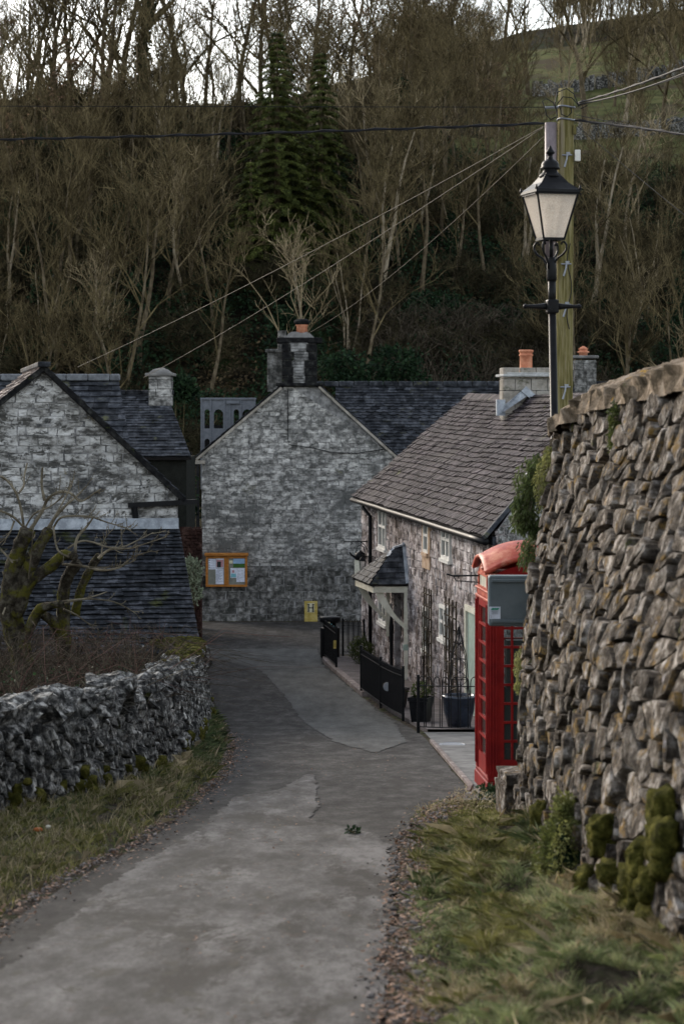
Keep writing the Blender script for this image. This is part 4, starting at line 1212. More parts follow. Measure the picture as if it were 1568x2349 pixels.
mb.add([RP(lerp(eU, uN, .40) - .62, RV*.40, .05), RP(lerp(eU, uN, .36) - .12, RV*.36, .06), RP(lerp(eU, uN, .47) - .08, RV*.47, .06), RP(lerp(eU, uN, .46)-.35, RV*.46, .05)], [(0, 1, 2, 3)])
mb.build('lead_patch', M['lead'], ct)
def cottage_window(key, cols, rows, frame='white', fw=.06, sur=None):
    a, b, c_, d_ = openings[key]
    t = MB()
    for (p, q) in (((a, b), (c_, b+fw)), ((a, d_-fw), (c_, d_)), ((a, b+fw), (a+fw, d_-fw)), ((c_-fw, b+fw), (c_, d_-fw))):
        vs = [CP(x, y, d) for d in (-.05, .055) for (x, y) in ((p[0], p[1]), (q[0], p[1]), (q[0], q[1]), (p[0], q[1]))]
        t.add(vs, [(0, 1, 2, 3), (4, 5, 6, 7), (0, 1, 5, 4), (1, 2, 6, 5), (2, 3, 7, 6), (3, 0, 4, 7)])
    w = t.build('window_frame', M[frame], ct)
    bars = MB()
    def bar(x0, y0, x1, y1):
        vs = [CP(x, y, d) for d in (-.03, .045) for (x, y) in ((x0, y0), (x1, y0), (x1, y1), (x0, y1))]
        bars.add(vs, [(0, 1, 2, 3), (4, 5, 6, 7), (0, 1, 5, 4), (1, 2, 6, 5), (2, 3, 7, 6), (3, 0, 4, 7)])
    for k in range(1, cols): x = lerp(a, c_, k/cols); bar(x-.04, b+fw, x+.04, d_-fw)
    for k in range(1, rows): y = lerp(b, d_, k/rows); bar(a+fw, y-.025, c_-fw, y+.025)
    if bars.v: bars.build('glazing_bar', M[frame], w)
    g = MB(); g.quad(CP(a+.02, b+.02, .015), CP(c_-.02, b+.02, .015), CP(c_-.02, d_-.02, .015), CP(a+.02, d_-.02, .015)); g.build('pane', M['darkglass'], w)
    s_ = MB(); vs = [CP(x, y, d) for d in (-.06, .085) for (x, y) in ((a-.05, b-.06), (c_+.05, b-.06), (c_+.05, b), (a-.05, b))]
    s_.add(vs, [(0, 1, 2, 3), (4, 5, 6, 7), (0, 1, 5, 4), (1, 2, 6, 5), (2, 3, 7, 6), (3, 0, 4, 7)]); s_.build('sill', M[sur or frame], w)
    if sur:
        s_ = MB()
        for (x0, y0, x1, y1) in ((a-.16, b-.3, a, d_+.05), (c_, b-.3, c_+.16, d_+.05), (a, b-.3, c_, b-.06)):
            vs = [CP(x, y, d) for d in (-.03, .045) for (x, y) in ((x0, y0), (x1, y0), (x1, y1), (x0, y1))]
            s_.add(vs, [(0, 1, 2, 3), (4, 5, 6, 7), (0, 1, 5, 4), (1, 2, 6, 5), (2, 3, 7, 6), (3, 0, 4, 7)])
        s_.build('surround', M[sur], w)
cottage_window('w1', 2, 2); cottage_window('w2', 1, 2, sur='sandstone'); cottage_window('w3', 2, 2)
cottage_window('g1', 2, 1); cottage_window('g2', 1, 2); cottage_window('g3', 2, 2)
def cbox(x0, y0, x1, y1, d0, d1, mb):
    vs = [CP(x, y, d) for d in (d0, d1) for (x, y) in ((x0, y0), (x1, y0), (x1, y1), (x0, y1))]
    mb.add(vs, [(0, 1, 2, 3), (4, 5, 6, 7), (0, 1, 5, 4), (1, 2, 6, 5), (2, 3, 7, 6), (3, 0, 4, 7)])
a, b, c_, d_ = openings['door']
mb = MB(); cbox(a, b, a+.10, d_, -.14, .06, mb); cbox(c_-.10, b, c_, d_, -.14, .06, mb); cbox(a+.1, d_-.1, c_-.1, d_, -.14, .06, mb); fr = mb.build('door_frame', M['cream'], ct)
mb = MB(); cbox(a+.1, b, c_-.1, d_-.1, -.06, .02, mb); mb.build('door', M['sage'], ct)
a, b, c_, d_ = openings['pd']
mb = MB(); cbox(a, b, c_, d_, -.20, -.12, mb); mb.build('door', M['black'], ct)
# cottage chimney
kx, ky = 3.72, 45.9
st_m = MB(); st_m.box((kx, ky, .16), (.93, .62, .98), .124); st = st_m.build('chimney', M['mortar'], ct)
mb = MB(); rr = random.Random(8)
z = -.32; k = 0
while z < .64:
    h = .235; x = -.485 - (.1 if k % 2 else 0)
    while x < .48:
        w = .33; xa, xb = max(-.485, x), min(.485, x + w)
        if xb - xa > .04:
            cxm = (xa+xb)/2; mb.box((kx + cxm*cos(.124), ky + cxm*sin(.124) - .305, z + h/2), (xb-xa-.014, .06, h-.014), .124)
        x += w
    for yy in (-.16, .14): mb.box((kx - .475, ky + yy - .055, z+h/2), (.06, .28, h-.014), .124)
    z += h; k += 1
bevel(mb.build('stone_blocks', M['quoin'], st), .006)
mb = MB(); mb.box((kx, ky, .69), (1.10, .84, .055), .124); mb.box((kx, ky, .735), (.92, .68, .035), .124); bevel(mb.build('cap_slab', M['cement'], st), .02)
mb = MB(); mb.lathe((kx, ky, .75), [(.145, 0), (.13, .02), (.125, .33), (.145, .345), (.145, .365), (.128, .375), (.130, .41), (.15, .42), (.15, .46), (.11, .465)], 24)
mb.build('chimney_pot', M['terracotta'], st, smooth=True)
mb = MB()
p1 = at(1150, 948, 45.2); p2 = at(1158, 928, 45.2); p3 = at(1203, 890, 45.35); p4 = at(1213, 905, 45.35)
mb.prism([p1, p4, p3, p2], (0, .06, 0)); mb.prism([at(1195, 897, 45.3), at(1222, 920, 45.3), at(1233, 911, 45.3), at(1206, 886, 45.3)], (0, .06, 0))
mb.box(at(1147, 935, 45.3), (.17, .1, .32), .124)
mb.build('flashing', M['lead'], st)
# porch
pc = thing('porch', 'small tiled porch roof on white curved brackets over the cottage door', 'porch', CP(cU(925), .5, .4))
ze = CB + 2.27
E1 = Vector((.56, 44.9, -3.47)); E2 = Vector((.22, 47.6, -3.52)); W1 = CP(cU(938), 0, .02); W1.z = -3.47; W2 = CP(cU(896), 0, .02); W2.z = -3.52
A1 = CP(cU(930.5), 0, .03); A1.z = -2.72; A2 = A1 + cn*.22; A2.z = -2.78
def tri_roof(name, pts3, m, seed, gauge=.13, width=.2):
    o = pts3[0]; u = (pts3[1]-o).normalized(); n = (pts3[1]-o).cross(pts3[2]-o).normalized()
    if n.z < 0: n = -n
    v = n.cross(u).normalized()
    if (pts3[2]-o).dot(v) < 0: v = -v
    poly = [((p-o).dot(u), (p-o).dot(v)) for p in pts3]
    if area(poly) < 0: poly = poly[::-1]
    P = lambda a, b, d: o + u*a + v*b + n*d
    mb = MB(); solid(mb, P, poly, .05); mb.build(name + '_boards', M['underlay'], pc)
    mb = MB(); tiles(mb, P, poly, random.Random(seed), gauge, width, .014, .02); return mb.build(name, M[m], pc)
tri_roof('roof', [E2, E1, A2], 'slate_moss', 41)
tri_roof('roof', [E1, W1, A1, A2], 'slate', 42)
tri_roof('roof', [W2, E2, A2, A1], 'slate', 43)
mb = MB(); mb.beam(A1 + Vector((0, 0, .03)), A2 + Vector((0, 0, .03)), .16, .03); mb.beam(W1 + Vector((0, -.02, .03)), A1 + Vector((0, 0, .06)), .03, .10, cn); mb.beam(A2 + Vector((0,0,.02)), A2.lerp(E1, .25) + Vector((0,0,.03)), .08, .02)
mb.build('flashing', M['lead'], pc)
mb = MB()
for (Eo, Wo) in ((E1, W1), (E2, W2)):
    dd = (Vector((0, 1, 0)) if Eo is E1 else Vector((0, -1, 0)))*.12
    mb.beam(Eo + Vector((.08, 0, -.10)) + dd, Wo + Vector((0, 0, -.10)) + dd, .09, .12)
mb.beam(E1 + Vector((.10, .1, -.11)), E2 + Vector((.10, -.1, -.11)), .09, .11)
mb.build('beam', M['cream'], pc)
for (Eo, Wo, dd) in ((E1, W1, .14), (E2, W2, -.14)):
    w0 = Wo + Vector((-.04, dd, 0)); mb = MB()
    mb.beam(w0 + Vector((0, 0, -.16)), Vector((w0.x, w0.y, laneZ(45) + .08)) if Eo is E1 else w0 + Vector((0, 0, -1.2)), .08, .09)
    mb.build('post', M['cream'], pc)
    mb = MB(); out = (Eo - Wo); out.z = 0
    prev = None; poly = []; poly2 = []
    for k in range(11):
        t = k/10; o_ = .80*(1 - t**1.5) ; zz = -.17 - .74*t
        poly.append(w0 + out*(o_) + Vector((0, 0, zz)))
    for k in range(11):
        t = 1 - k/10; wdt = .15 + .12*sin(pi*t)
        o_ = max(.0, .80*(1 - t**2.6) - wdt/out.length*1.0); zz = -.17 - .74*t - .03*sin(pi*t)
        poly2.append(w0 + out*o_ + Vector((0, 0, zz)))
    mb.prism(poly + poly2, Vector((0, .07, 0))); mb.build('bracket', M['cream'], pc)
mb = MB(); q = W1 + Vector((-.03, .14, 0)); mb.box((q.x, q.y, -4.72), (.14, .12, .12)); mb.build('bird_box', M['sage'], pc)

# ---- left house with its lean-to, turned a little
lu = Vector((3.5, .65, 0)).normalized(); ln = Vector((.65, -3.5, 0)).normalized()
lh = thing('stone_house', 'weathered grey stone house gable on the left above its dark slate lean-to', 'house', (-5.6, 43, laneZ(43)))
LO = Vector((-3.11, 43.0, -5.6)) - lu*5.6
LP = plane(LO, lu, ln)
lap = 3.12       # apex distance along
ua = 5.6 - (5.59-3.11)*1.017
lpoly = [(0, 0), (5.6, 0), (5.6, 3.98), (ua, 6.36), (0, 3.92)]
mb = MB(); solid(mb, LP, lpoly, .4)
back = -ln*7
mb.quad(LP(5.6, 0, -.4), LP(5.6, 0, -.4)+back, LP(5.6, 4.0, -.4)+back, LP(5.6, 4.0, -.4))
mb.build('wall', M['mortar'], lh)
mb = MB(); ashlar(mb, LP, lpoly, [], random.Random(22), (.09, .21), (.12, .46), .007, (.004, .030))
mb.build('stone_face', M['gable2'], lh)
ap = LP(ua, 6.42, .10); er = LP(5.6+.12, 3.93, .10); el = LP(-.12, 3.86, .10)
roofplane('roof', lh, er, er + back, ap - er, (ap-er).length, 'slate', 51, .19, .28)
roofplane('roof', lh, el + back, el, ap - el, (ap-el).length, 'tile_pink', 52, .19, .28)
mb = MB(); mb.beam(er + Vector((0, 0, -.05)), ap + Vector((0, 0, -.03)), .10, .09); mb.beam(el + Vector((0, 0, -.05)), ap + Vector((0, 0, -.03)), .10, .09)
mb.build('verge', M['blackstone'], lh)
mb = MB()
k = 0
while k < 7: mb.beam(ap - ln*(k - .12) + Vector((0, 0, .03)), ap - ln*(k+.43) + Vector((0, 0, .03)), .24, .10); k += .46
bevel(mb.build('ridge_tile', M['slate'], lh), .02)['kind'] = 'stuff'
mb = MB()
for k in range(9): mb.box(LP(ua - .10 + .025*k, 5.30, .035), (.012, .03, .055), atan2(lu.y, lu.x))
mb.box(LP(ua, 5.30, .02), (.27, .03, .075), atan2(lu.y, lu.x)); mb.build('air_brick', M['mortar'], lh)
mb = MB(); mb.beam(LP(4.65, 3.80, .10), LP(5.95, 3.86, .10), .10, .09); mb.tube([LP(4.76, 3.80, .10), LP(4.80, 3.5, .07), LP(4.83, 3.28, .07)], .06, 8)
mb.build('gutter', M['black'], lh)
# lean-to roof
fz = 3.42
t0, t1 = LP(5.62, fz - .05, .02), LP(-3.0, fz - .05, .02)
b0 = Vector((-2.44, 39.5, -4.26)); b1 = b0 - lu*8.6
P0 = slope(b1, b0 - b1, t0 - b0); 
roofplane('lean_to_roof', lh, b1, b0, t0 - b0, (t0-b0).length, 'slate_moss', 53, .155, .27, lift=.03, jit=.014)
mb = MB(); mb.beam(LP(-3, fz + .05, .07), LP(5.6, fz + .03, .07), .16, .20); mb.build('lead_flashing', M['lead'], lh)
mb = MB(); q = [b0 + Vector((-.15, .25, -.08)), b0 + Vector((-.15, .25, -1.3)), t0 + Vector((-.12, 0, -3.3)), t0 + Vector((-.12, 0, -.12))]
mb.add(q, [(0, 1, 2, 3)]); q2 = b0 + Vector((-.15, .25, -.08)); mb.quad(q2, q2 - lu*8.4, q2 - lu*8.4 + Vector((0, 0, -1.2)), q2 + Vector((0, 0, -1.2)))
mb.build('lean_to_wall', M['mortar'], lh)
mb = MB(); mb.tube([b0 + Vector((.03, -.03, -.06)), b1 + Vector((0, -.03, -.06))], .055, 8); mb.build('lean_to_gutter', M['black'], lh)

# ---- roofs behind the left house
m1 = thing('slate_roofed_house', 'house with grey slate roof seen just behind the left gable', 'house', (-6.6, 51, laneZ(51)))
ra, rb = Vector((-9.5, 53.2, .74)), Vector((-5.24, 53.2, .74))
ea, eb = Vector((-9.0, 50.0, -2.2)), Vector((-4.42, 50.0, -2.2))
P_, _ = None, None
U = (eb-ea).length; up_ = ra - ea; up_ -= (eb-ea).normalized()*up_.dot((eb-ea).normalized())
sk = (rb - eb).dot((eb-ea).normalized())
roofplane('roof', m1, ea, eb, up_, up_.length, 'slate', 54, .24, .30, clip=[(0, 0), (U, 0), (U + sk, up_.length), (0, up_.length)], lift=.035, jit=.012)
mb = MB(); x = -9.5
while x < -5.3: mb.beam((x, 53.15, .76), (min(-5.2, x+.5), 53.15, .76), .26, .16); x += .51
bevel(mb.build('ridge_tile', M['ridgegrey'], m1), .03)['kind'] = 'stuff'
mb = MB(); mb.box((-6.9, 52.0, -4.2), (4.7, 3.6, 3.9)); mb.build('wall', M['mortar'], m1)
m2 = thing('low_slate_house', 'lower dark slate roof with a squat stone chimney between left house and tall gable', 'house', (-5.3, 57, laneZ(57)))
ea, eb = Vector((-7.6, 56.0, -1.17)), Vector((-3.72, 56.0, -1.17)); ra, rb = Vector((-7.6, 58.4, .42)), Vector((-4.52, 58.4, .42))
U = (eb-ea).length; up_ = ra - ea; sk = rb.x - eb.x
roofplane('roof', m2, ea, eb, up_, up_.length, 'slate', 55, .14, .25, clip=[(0, 0), (U, 0), (U+sk, up_.length), (0, up_.length)])
mb = MB(); x = -7.6
while x < -4.7: mb.beam((x, 58.4, .45), (x+.4, 58.4, .45), .24, .12); x += .41
bevel(mb.build('ridge_tile', M['slate'], m2), .03)['kind'] = 'stuff'
st = stack(m2, -4.93, -4.36, 57.9, 58.6, .1, .86, 'gable', 'gable', 9)
mb = MB(); mb.box((-4.65, 58.25, .90), (.74, .86, .08)); mb.lathe((-4.65, 58.25, .94), [(.42, 0), (.25, .10), (.001, .14)], 4, 1, 1, pi/4); bevel(mb.build('ledge', M['concrete'], st), .02)
mb = MB(); mb.lathe((-4.62, 58.25, 1.04), [(.10, 0), (.08, .03), (.001, .05)], 10); mb.build('stub', M['concrete'], st)
mb = MB(); mb.box((-5.7, 57.9, -3.7), (3.7, 3.4, 5.0)); mb.build('wall', M['coremoss'], m2)
mb = MB(); BP = plane((-4.42, 56.15, -6.0), (1, 0, 0), (0, -1, 0)); ashlar(mb, BP, [(0, 0), (.95, 0), (.95, 3.1), (0, 3.1)], [], random.Random(56), (.07, .09), (.15, .25), .01, (.004, .012)); mb.build('brick_face', M['brick'], m2)
mb = MB(); mb.box((-3.95, 56.3, -4.5), (.96, .25, 3.1)); mb.build('pier', M['brick'], m2)
gw = thing('boundary_wall', 'ivy covered stone wall between the low slate roof and the tall gable', 'wall', (-4.2, 62, laneZ(62)))
mb = MB(); BP = plane((-4.9, 61.8, -6.1), (1, 0, 0), (0, -1, 0)); solid(mb, BP, [(0, 0), (.8, 0), (.8, 4.95), (0, 4.95)], .4); mb.build('wall_core', M['rubble_core'], gw)
mb = MB(); ashlar(mb, BP, [(0, 0), (.8, 0), (.8, 4.95), (0, 4.95)], [], random.Random(57), (.12, .2), (.15, .3), .012, (.01, .04)); mb.build('stone_face', M['blackstone'], gw)
plant('ivy', 'dark ivy hanging on the boundary wall left of the tall gable', 'ivy', (-4.35, 61.6, -3.2), [((-4.35, 61.6, -2.4), (.35, .2, 1.1), 700), ((-4.6, 61.6, -1.6), (.3, .2, .5), 300)], 'ivy', .13, .05, 12, .4)
plant('white_shrub', 'pale variegated shrub growing against the left edge of the tall gable', 'shrub', (-3.66, 55.6, laneZ(55)), [((-3.66, 55.6, -3.95), (.24, .22, .34), 620), ((-3.60, 55.5, -4.4), (.18, .2, .35), 300)], 'palebush', .085, .026, 13, -.3)

# grey arched screen behind the roofs
def text_or_shape(splines, thick):
    cu_ = bpy.data.curves.new('tmp', 'CURVE'); cu_.dimensions = '2D'; cu_.fill_mode = 'BOTH'; cu_.extrude = thick/2
    for sp in splines:
        s = cu_.splines.new('POLY'); s.points.add(len(sp)-1); s.use_cyclic_u = True
        for p, q in zip(s.points, sp): p.co = (q[0], q[1], 0, 1)
    o = bpy.data.objects.new('tmp', cu_); C.objects.link(o); bpy.context.view_layer.update()
    me = bpy.data.meshes.new_from_object(o.evaluated_get(bpy.context.evaluated_depsgraph_get())); 
    vs = [Vector(v.co) for v in me.vertices]; fs = [tuple(p.vertices) for p in me.polygons]
    bpy.data.objects.remove(o); bpy.data.curves.remove(cu_); bpy.data.meshes.remove(me)
    return vs, fs
gs = thing('arched_screen', 'grey painted timber screen with arched openings behind the tall gable roof', 'screen', (-3.9, 73, -1.8))
sw, sh = 1.75, 2.9
spl = [[(0, 0), (sw, 0), (sw, sh), (0, sh)]]
for r_ in range(3):
    for (xa, wa) in ((.10, .17), (.40, .30), (1.04, .17), (1.32, .30)):
        zb = sh - .95 - r_*.95; zt_ = zb + .62
        spl.append([(xa, zb), (xa+wa, zb), (xa+wa, zt_-wa*.4), (xa+wa*.78, zt_-wa*.1), (xa+wa*.5, zt_), (xa+wa*.22, zt_-wa*.1), (xa, zt_-wa*.4)])
vs, fs = text_or_shape(spl, .05)
mb = MB(); mb.add([Vector((-4.52 + v.x, 73 + v.z, -2.55 + v.y)) for v in vs], fs); mb.build('panel', M['greypaint'], gs)
mb = MB()
for x in (-4.52, -4.22, -3.78, -3.6, -3.25, -2.80): mb.beam((x, 72.95, -2.55), (x, 72.95, .35), .04, .05)
mb.beam((-4.55, 72.94, .36), (-2.75, 72.94, .36), .05, .06); mb.box((-3.5, 72.9, .25), (.42, .06, .10))
mb.build('batten', M['greypaint'], gs)
mb = MB(); mb.box((-3.65, 73.5, -1.5), (1.7, .05, 2.0)); mb.build('dark_back', M['black'], gs)

# kettle sign, lantern, cream post at the far corner of the cottage
ks = thing('kettle_sign', 'black iron bracket on the cottage corner with a hanging kettle', 'sign', (.6, 50.6, -3.3))
zb = at(0, 1243, 50.8).z
mb = MB(); mb.tube([(.62, 50.8, zb + .01), (.04, 50.8, zb)], .014, 6); mb.tube([(.62, 50.8, zb-.30), (.50, 50.8, zb-.06), (.42, 50.8, zb)], .010, 6)
for x in (.20, .42): mb.tube([(x, 50.8, zb), (x + .02, 50.8, zb - .04), (x, 50.8, zb - .07)], .008, 5)
mb.build('bracket', M['black'], ks)
mb = MB(); kc = Vector((.41, 50.8, zb - .40)); mb.lathe(kc, [(.05, -.02), (.115, 0), (.13, .06), (.11, .14), (.05, .18), (.03, .185), (.02, .21), (.001, .22)], 16)
kt = mb.build('kettle', M['black'], ks, smooth=True)
mb = MB(); mb.tube([kc + Vector((-.11, 0, .05)), kc + Vector((-.19, 0, .10)), kc + Vector((-.24, 0, .17))], [.03, .02, .014], 8); mb.build('spout', M['black'], kt)
mb = MB(); mb.tube([kc + Vector((-.10, 0, .14)), kc + Vector((-.08, 0, .28)), kc + Vector((0, 0, .33)), kc + Vector((.08, 0, .28)), kc + Vector((.10, 0, .14))], .010, 6); mb.build('handle', M['black'], kt)
wl_ = thing('wall_lantern', 'small black glazed wall lantern below the hanging kettle', 'lantern', (.5, 49.9, at(0, 1312, 49.9).z))
lc = at(831, 1311, 49.9)
mb = MB(); mb.lathe(lc, [(.001, -.02), (.05, 0), (.07, .01)], 4, rot=pi/4); mb.lathe(lc + Vector((0, 0, .23)), [(.115, 0), (.07, .06), (.02, .09), (.02, .14)], 4, rot=pi/4)
for k in range(4):
    a = pi/4 + k*pi/2; mb.tube([lc + Vector((.066*cos(a), .066*sin(a), .01)), lc + Vector((.095*cos(a), .095*sin(a), .23))], .008, 4)
mb.beam(lc + Vector((.0, 0, .33)), lc + Vector((.25, 0, .33)), .02, .02); mb.build('frame', M['black'], wl_)
mb = MB(); mb.lathe(lc, [(.06, .01), (.088, .23)], 4, rot=pi/4); mb.build('glazing', M['glass'], wl_)
cp = thing('cream_sign_post', 'cream painted board fixed to the gable wall behind the lantern', 'board', gp(820, 1322))
mb = MB(); mb.box((gp(820, 0).x, 64.87, gp(0, 1302).z), (.19, .05, .50)); bevel(mb.build('board', M['cream'], cp), .01)
mb = MB(); mb.box((gp(819, 0).x, 64.85, gp(0, 1281).z+.02), (.25, .10, .03)); mb.build('cap', M['steel'], cp)

# ================================================================ PHONE BOX
th = radians(4.5)
K0 = Vector((1.471, 22.9, laneZ(22.9) - .01)); KA = Vector((cos(th), sin(th), 0)); KB = Vector((-sin(th), cos(th), 0))
def KP(a, b, z): return K0 + KA*a + KB*b + Vector((0, 0, z))
pb = thing('phone_box', 'red cast iron telephone box with domed salmon roof standing beyond the right wall', 'phone box', KP(.45, .45, 0))
S_ = .90
def kbox(mb, a0, a1, b0, b1, z0, z1):
    vs = [KP(a, b, z) for z in (z0, z1) for (a, b) in ((a0, b0), (a1, b0), (a1, b1), (a0, b1))]
    mb.add(vs, [(0, 3, 2, 1), (4, 5, 6, 7), (0, 1, 5, 4), (1, 2, 6, 5), (2, 3, 7, 6), (3, 0, 4, 7)])
mb = MB(); kbox(mb, -.012, S_+.012, -.012, S_+.012, 0, .14); kbox(mb, .0, S_, .0, S_, .14, .18); bevel(mb.build('plinth', M['red'], pb), .01)
for (a, b) in ((0, 0), (S_-.115, 0), (0, S_-.115), (S_-.115, S_-.115)):
    mb = MB(); kbox(mb, a, a+.115, b, b+.115, .18, 1.955)
    for k in (.028, .058, .088):   # reeded mouldings down each outer face
        for (fa, fb) in ((a + k, -.004 if b == 0 else S_+.004), ((-.004 if a == 0 else S_+.004), b + k)):
            mb.tube([KP(fa, fb, .22), KP(fa, fb, 1.93)], .0085, 6)
    mb.build('corner_post', M['red'], pb)
    
for side in range(3):   # three glazed sides: towards the lane (0), towards us (1), away (2)
    def F_(t, z, d, side=side):
        if side == 0: return KP(d, S_ - t, z)
        if side == 1: return KP(t, d, z)
        return KP(t, S_ - d, z)
    def fbox(mb, t0, t1, z0, z1, d0, d1):
        vs = [F_(t, z, d) for d in (d0, d1) for (t, z) in ((t0, z0), (t1, z0), (t1, z1), (t0, z1))]
        mb.add(vs, [(0, 1, 2, 3), (4, 5, 6, 7), (0, 1, 5, 4), (1, 2, 6, 5), (2, 3, 7, 6), (3, 0, 4, 7)])
    a, b = .115, S_ - .115
    mb = MB(); fbox(mb, a, b, .18, .36, .012, .05); fbox(mb, a, a+.045, .36, 1.955, .012, .05); fbox(mb, b-.045, b, .36, 1.955, .012, .05); fbox(mb, a+.045, b-.045, 1.885, 1.955, .012, .05)
    fr = mb.build('door' if side == 0 else 'side_frame', M['red'], pb); bevel(fr, .006)
    mb = MB()
    for k in range(1, 8): z = .36 + (1.885-.36)*k/8; fbox(mb, a+.045, b-.045, z-.012, z+.012, .014, .045)
    for t in (a+.135, b-.135): fbox(mb, t-.011, t+.011, .36, 1.885, .016, .043)
    mb.build('glazing_bars', M['red'], fr)
    mb = MB(); mb.quad(F_(a+.03, .35, .032), F_(b-.03, .35, .032), F_(b-.03, 1.9, .032), F_(a+.03, 1.9, .032)); mb.build('glazing', M['glass'], fr)
mb = MB(); kbox(mb, .04, S_-.04, S_-.05, S_-.03, .2, 1.0); kbox(mb, .3, .62, S_-.2, S_-.06, 1.0, 1.5); mb.build('telephone_panel', M['black'], pb)
mb = MB(); kbox(mb, -.006, S_+.006, -.006, S_+.006, 1.955, 1.985); kbox(mb, .014, S_-.014, .014, S_-.014, 1.985, 2.05); kbox(mb, -.010, S_+.010, -.010, S_+.010, 2.05, 2.066); kbox(mb, .03, S_-.03, .03, S_-.03, 2.066, 2.24)
bevel(mb.build('cornice', M['red_faded_lit'], pb), .008)
# pediments, signs, dome
def domez(a, b):
    A = 2*a/S_ - 1; B = 2*b/S_ - 1
    return 2.525 - .145*abs(A)**2.1 - .145*abs(B)**2.1
for side in range(4):
    mb = MB(); poly = []
    for k in range(15):
        t = k/14*S_; poly.append((t, domez(t, 0) - .045))
    poly = [(.02, 2.2)] + [(min(max(t, .02), S_-.02), z) for t, z in poly] + [(S_-.02, 2.2)]
    pts3 = [(KP(t, .02, z) if side == 0 else KP(t, S_-.02, z) if side == 1 else KP(.02, t, z) if side == 2 else KP(S_-.02, t, z)) for t, z in poly]
    mb.add(pts3, [tuple(range(len(pts3)))]); mb.build('pediment', M['red' if side < 2 else 'red_faded_lit'], pb)  # near side darker, lane side paler: light and shade put into the colour
mb = MB(); n = 18; e = .028
idx = [[0]*(n+1) for _ in range(n+1)]
for i in range(n+1):
    for j in range(n+1):
        a = -e + (S_+2*e)*i/n; b = -e + (S_+2*e)*j/n
        mb.v.append(KP(a, b, domez(min(max(a, 0), S_), min(max(b, 0), S_))))
for i in range(n):
    for j in range(n): mb.f.append((i*(n+1)+j, (i+1)*(n+1)+j, (i+1)*(n+1)+j+1, i*(n+1)+j+1))
rf = mb.build('roof', M['red_faded_lit'], pb, smooth=True); so = rf.modifiers.new('thick', 'SOLIDIFY'); so.thickness = .035; so.offset = 1
mb = MB(); 
mb.quad(KP(.022, .16, 2.085), KP(.022, S_-.16, 2.085), KP(.022, S_-.16, 2.20), KP(.022, .16, 2.20)); mb.quad(KP(.16, .022, 2.085), KP(S_-.16, .022, 2.085), KP(S_-.16, .022, 2.20), KP(.16, .022, 2.20))
mb.build('opal_sign', M['signglass'], pb)
mb = MB()
for (x0, x1, z0, z1) in ((.12, S_-.12, 2.066, 2.085), (.12, S_-.12, 2.2, 2.222), (.12, .16, 2.085, 2.2), (S_-.16, S_-.12, 2.085, 2.2)):
    kbox(mb, .005, .028, x0, x1, z0, z1); kbox(mb, x0, x1, .005, .028, z0, z1)
mb.build('sign_frame', M['red_faded_lit'], pb)
mb = MB()   # relief crown on the lane side
cb = .45
for (db, dz, r) in ((0, 0, .022), (-.03, 0, .018), (.03, 0, .018), (0, .035, .014), (-.022, .028, .010), (.022, .028, .010), (0, .062, .009)):
    mb.lathe(KP(.010, cb+db, 2.285+dz-.01), [(.001, -r), (r, 0), (.001, r)], 8)
kbox(mb, .002, .02, cb-.045, cb+.045, 2.262, 2.275); mb.build('crown_relief', M['red_faded_lit'], pb)
mb = MB(); mb.tube([KP(.0, .7, 2.18), KP(-.25, .8, 2.17), KP(-.32, .8, 2.19)], .010, 6); mb.tube([KP(.0, .7, 2.11), KP(-.22, .78, 2.12), KP(-.25, .8, 2.17)], .006, 5)
mb.build('iron_hook', M['black'], pb)

# grey cabinet with its sticker
gc = thing('grey_cabinet', 'flat grey plastic cabinet with a white sticker fixed between phone box and wall', 'cabinet', (1.6, 20.4, laneZ(20.4)))
Yc = 20.35
def cp_(px, py): return at(px, py, Yc)
a_, b_ = cp_(1120, 1437), cp_(1212, 1321)
xr_ = 1.95
mb = MB(); mb.box(((a_.x+xr_)/2, Yc+.09, (a_.z+b_.z)/2), (xr_-a_.x, .16, b_.z-a_.z)); bevel(mb.build('case', M['greybox'], gc), .022, 3)
mb = MB()
for dz in (b_.z-.045, a_.z+.045):
    mb.box(((a_.x+.02+xr_)/2, Yc, dz), (xr_-a_.x-.03, .035, .030))
bevel(mb.build('ribs', M['greybox'], gc), .008)
mb = MB(); mb.beam((1.80, Yc+.2, laneZ(20.4)), (1.80, Yc+.2, b_.z), .05, .05); mb.build('post', M['steel'], gc)
s0, s1 = cp_(1121.5, 1420), cp_(1147, 1392)
mb = MB(); mb.box(((s0.x+s1.x)/2, Yc+.008, (s0.z+s1.z)/2), (s1.x-s0.x, .004, s1.z-s0.z)); sk_ = mb.build('sticker', M['paper'], gc)
mb = MB(); w = s1.x - s0.x; h = s1.z - s0.z
q = [Vector((s0.x+w*.12, Yc+.004, s1.z-h*.26)), Vector((s0.x+w*.78, Yc+.004, s1.z-h*.26)), Vector((s0.x+w*.90, Yc+.004, s1.z-h*.10)), Vector((s0.x+w*.24, Yc+.004, s1.z-h*.10))]
mb.prism(q, (0, -.002, 0)); mb.build('logo', M['green'], sk_)
mb = MB()
for (x0, x1, z) in ((.25, .7, .42), (.2, .78, .50), (.22, .74, .58), (.1, .22, .74), (.1, .2, .86), (.15, .85, .35)):
    mb.box((s0.x + w*(x0+x1)/2, Yc+.004, s1.z - h*z), (w*(x1-x0), .002, h*.022))
mb.build('print', M['ink'], sk_)

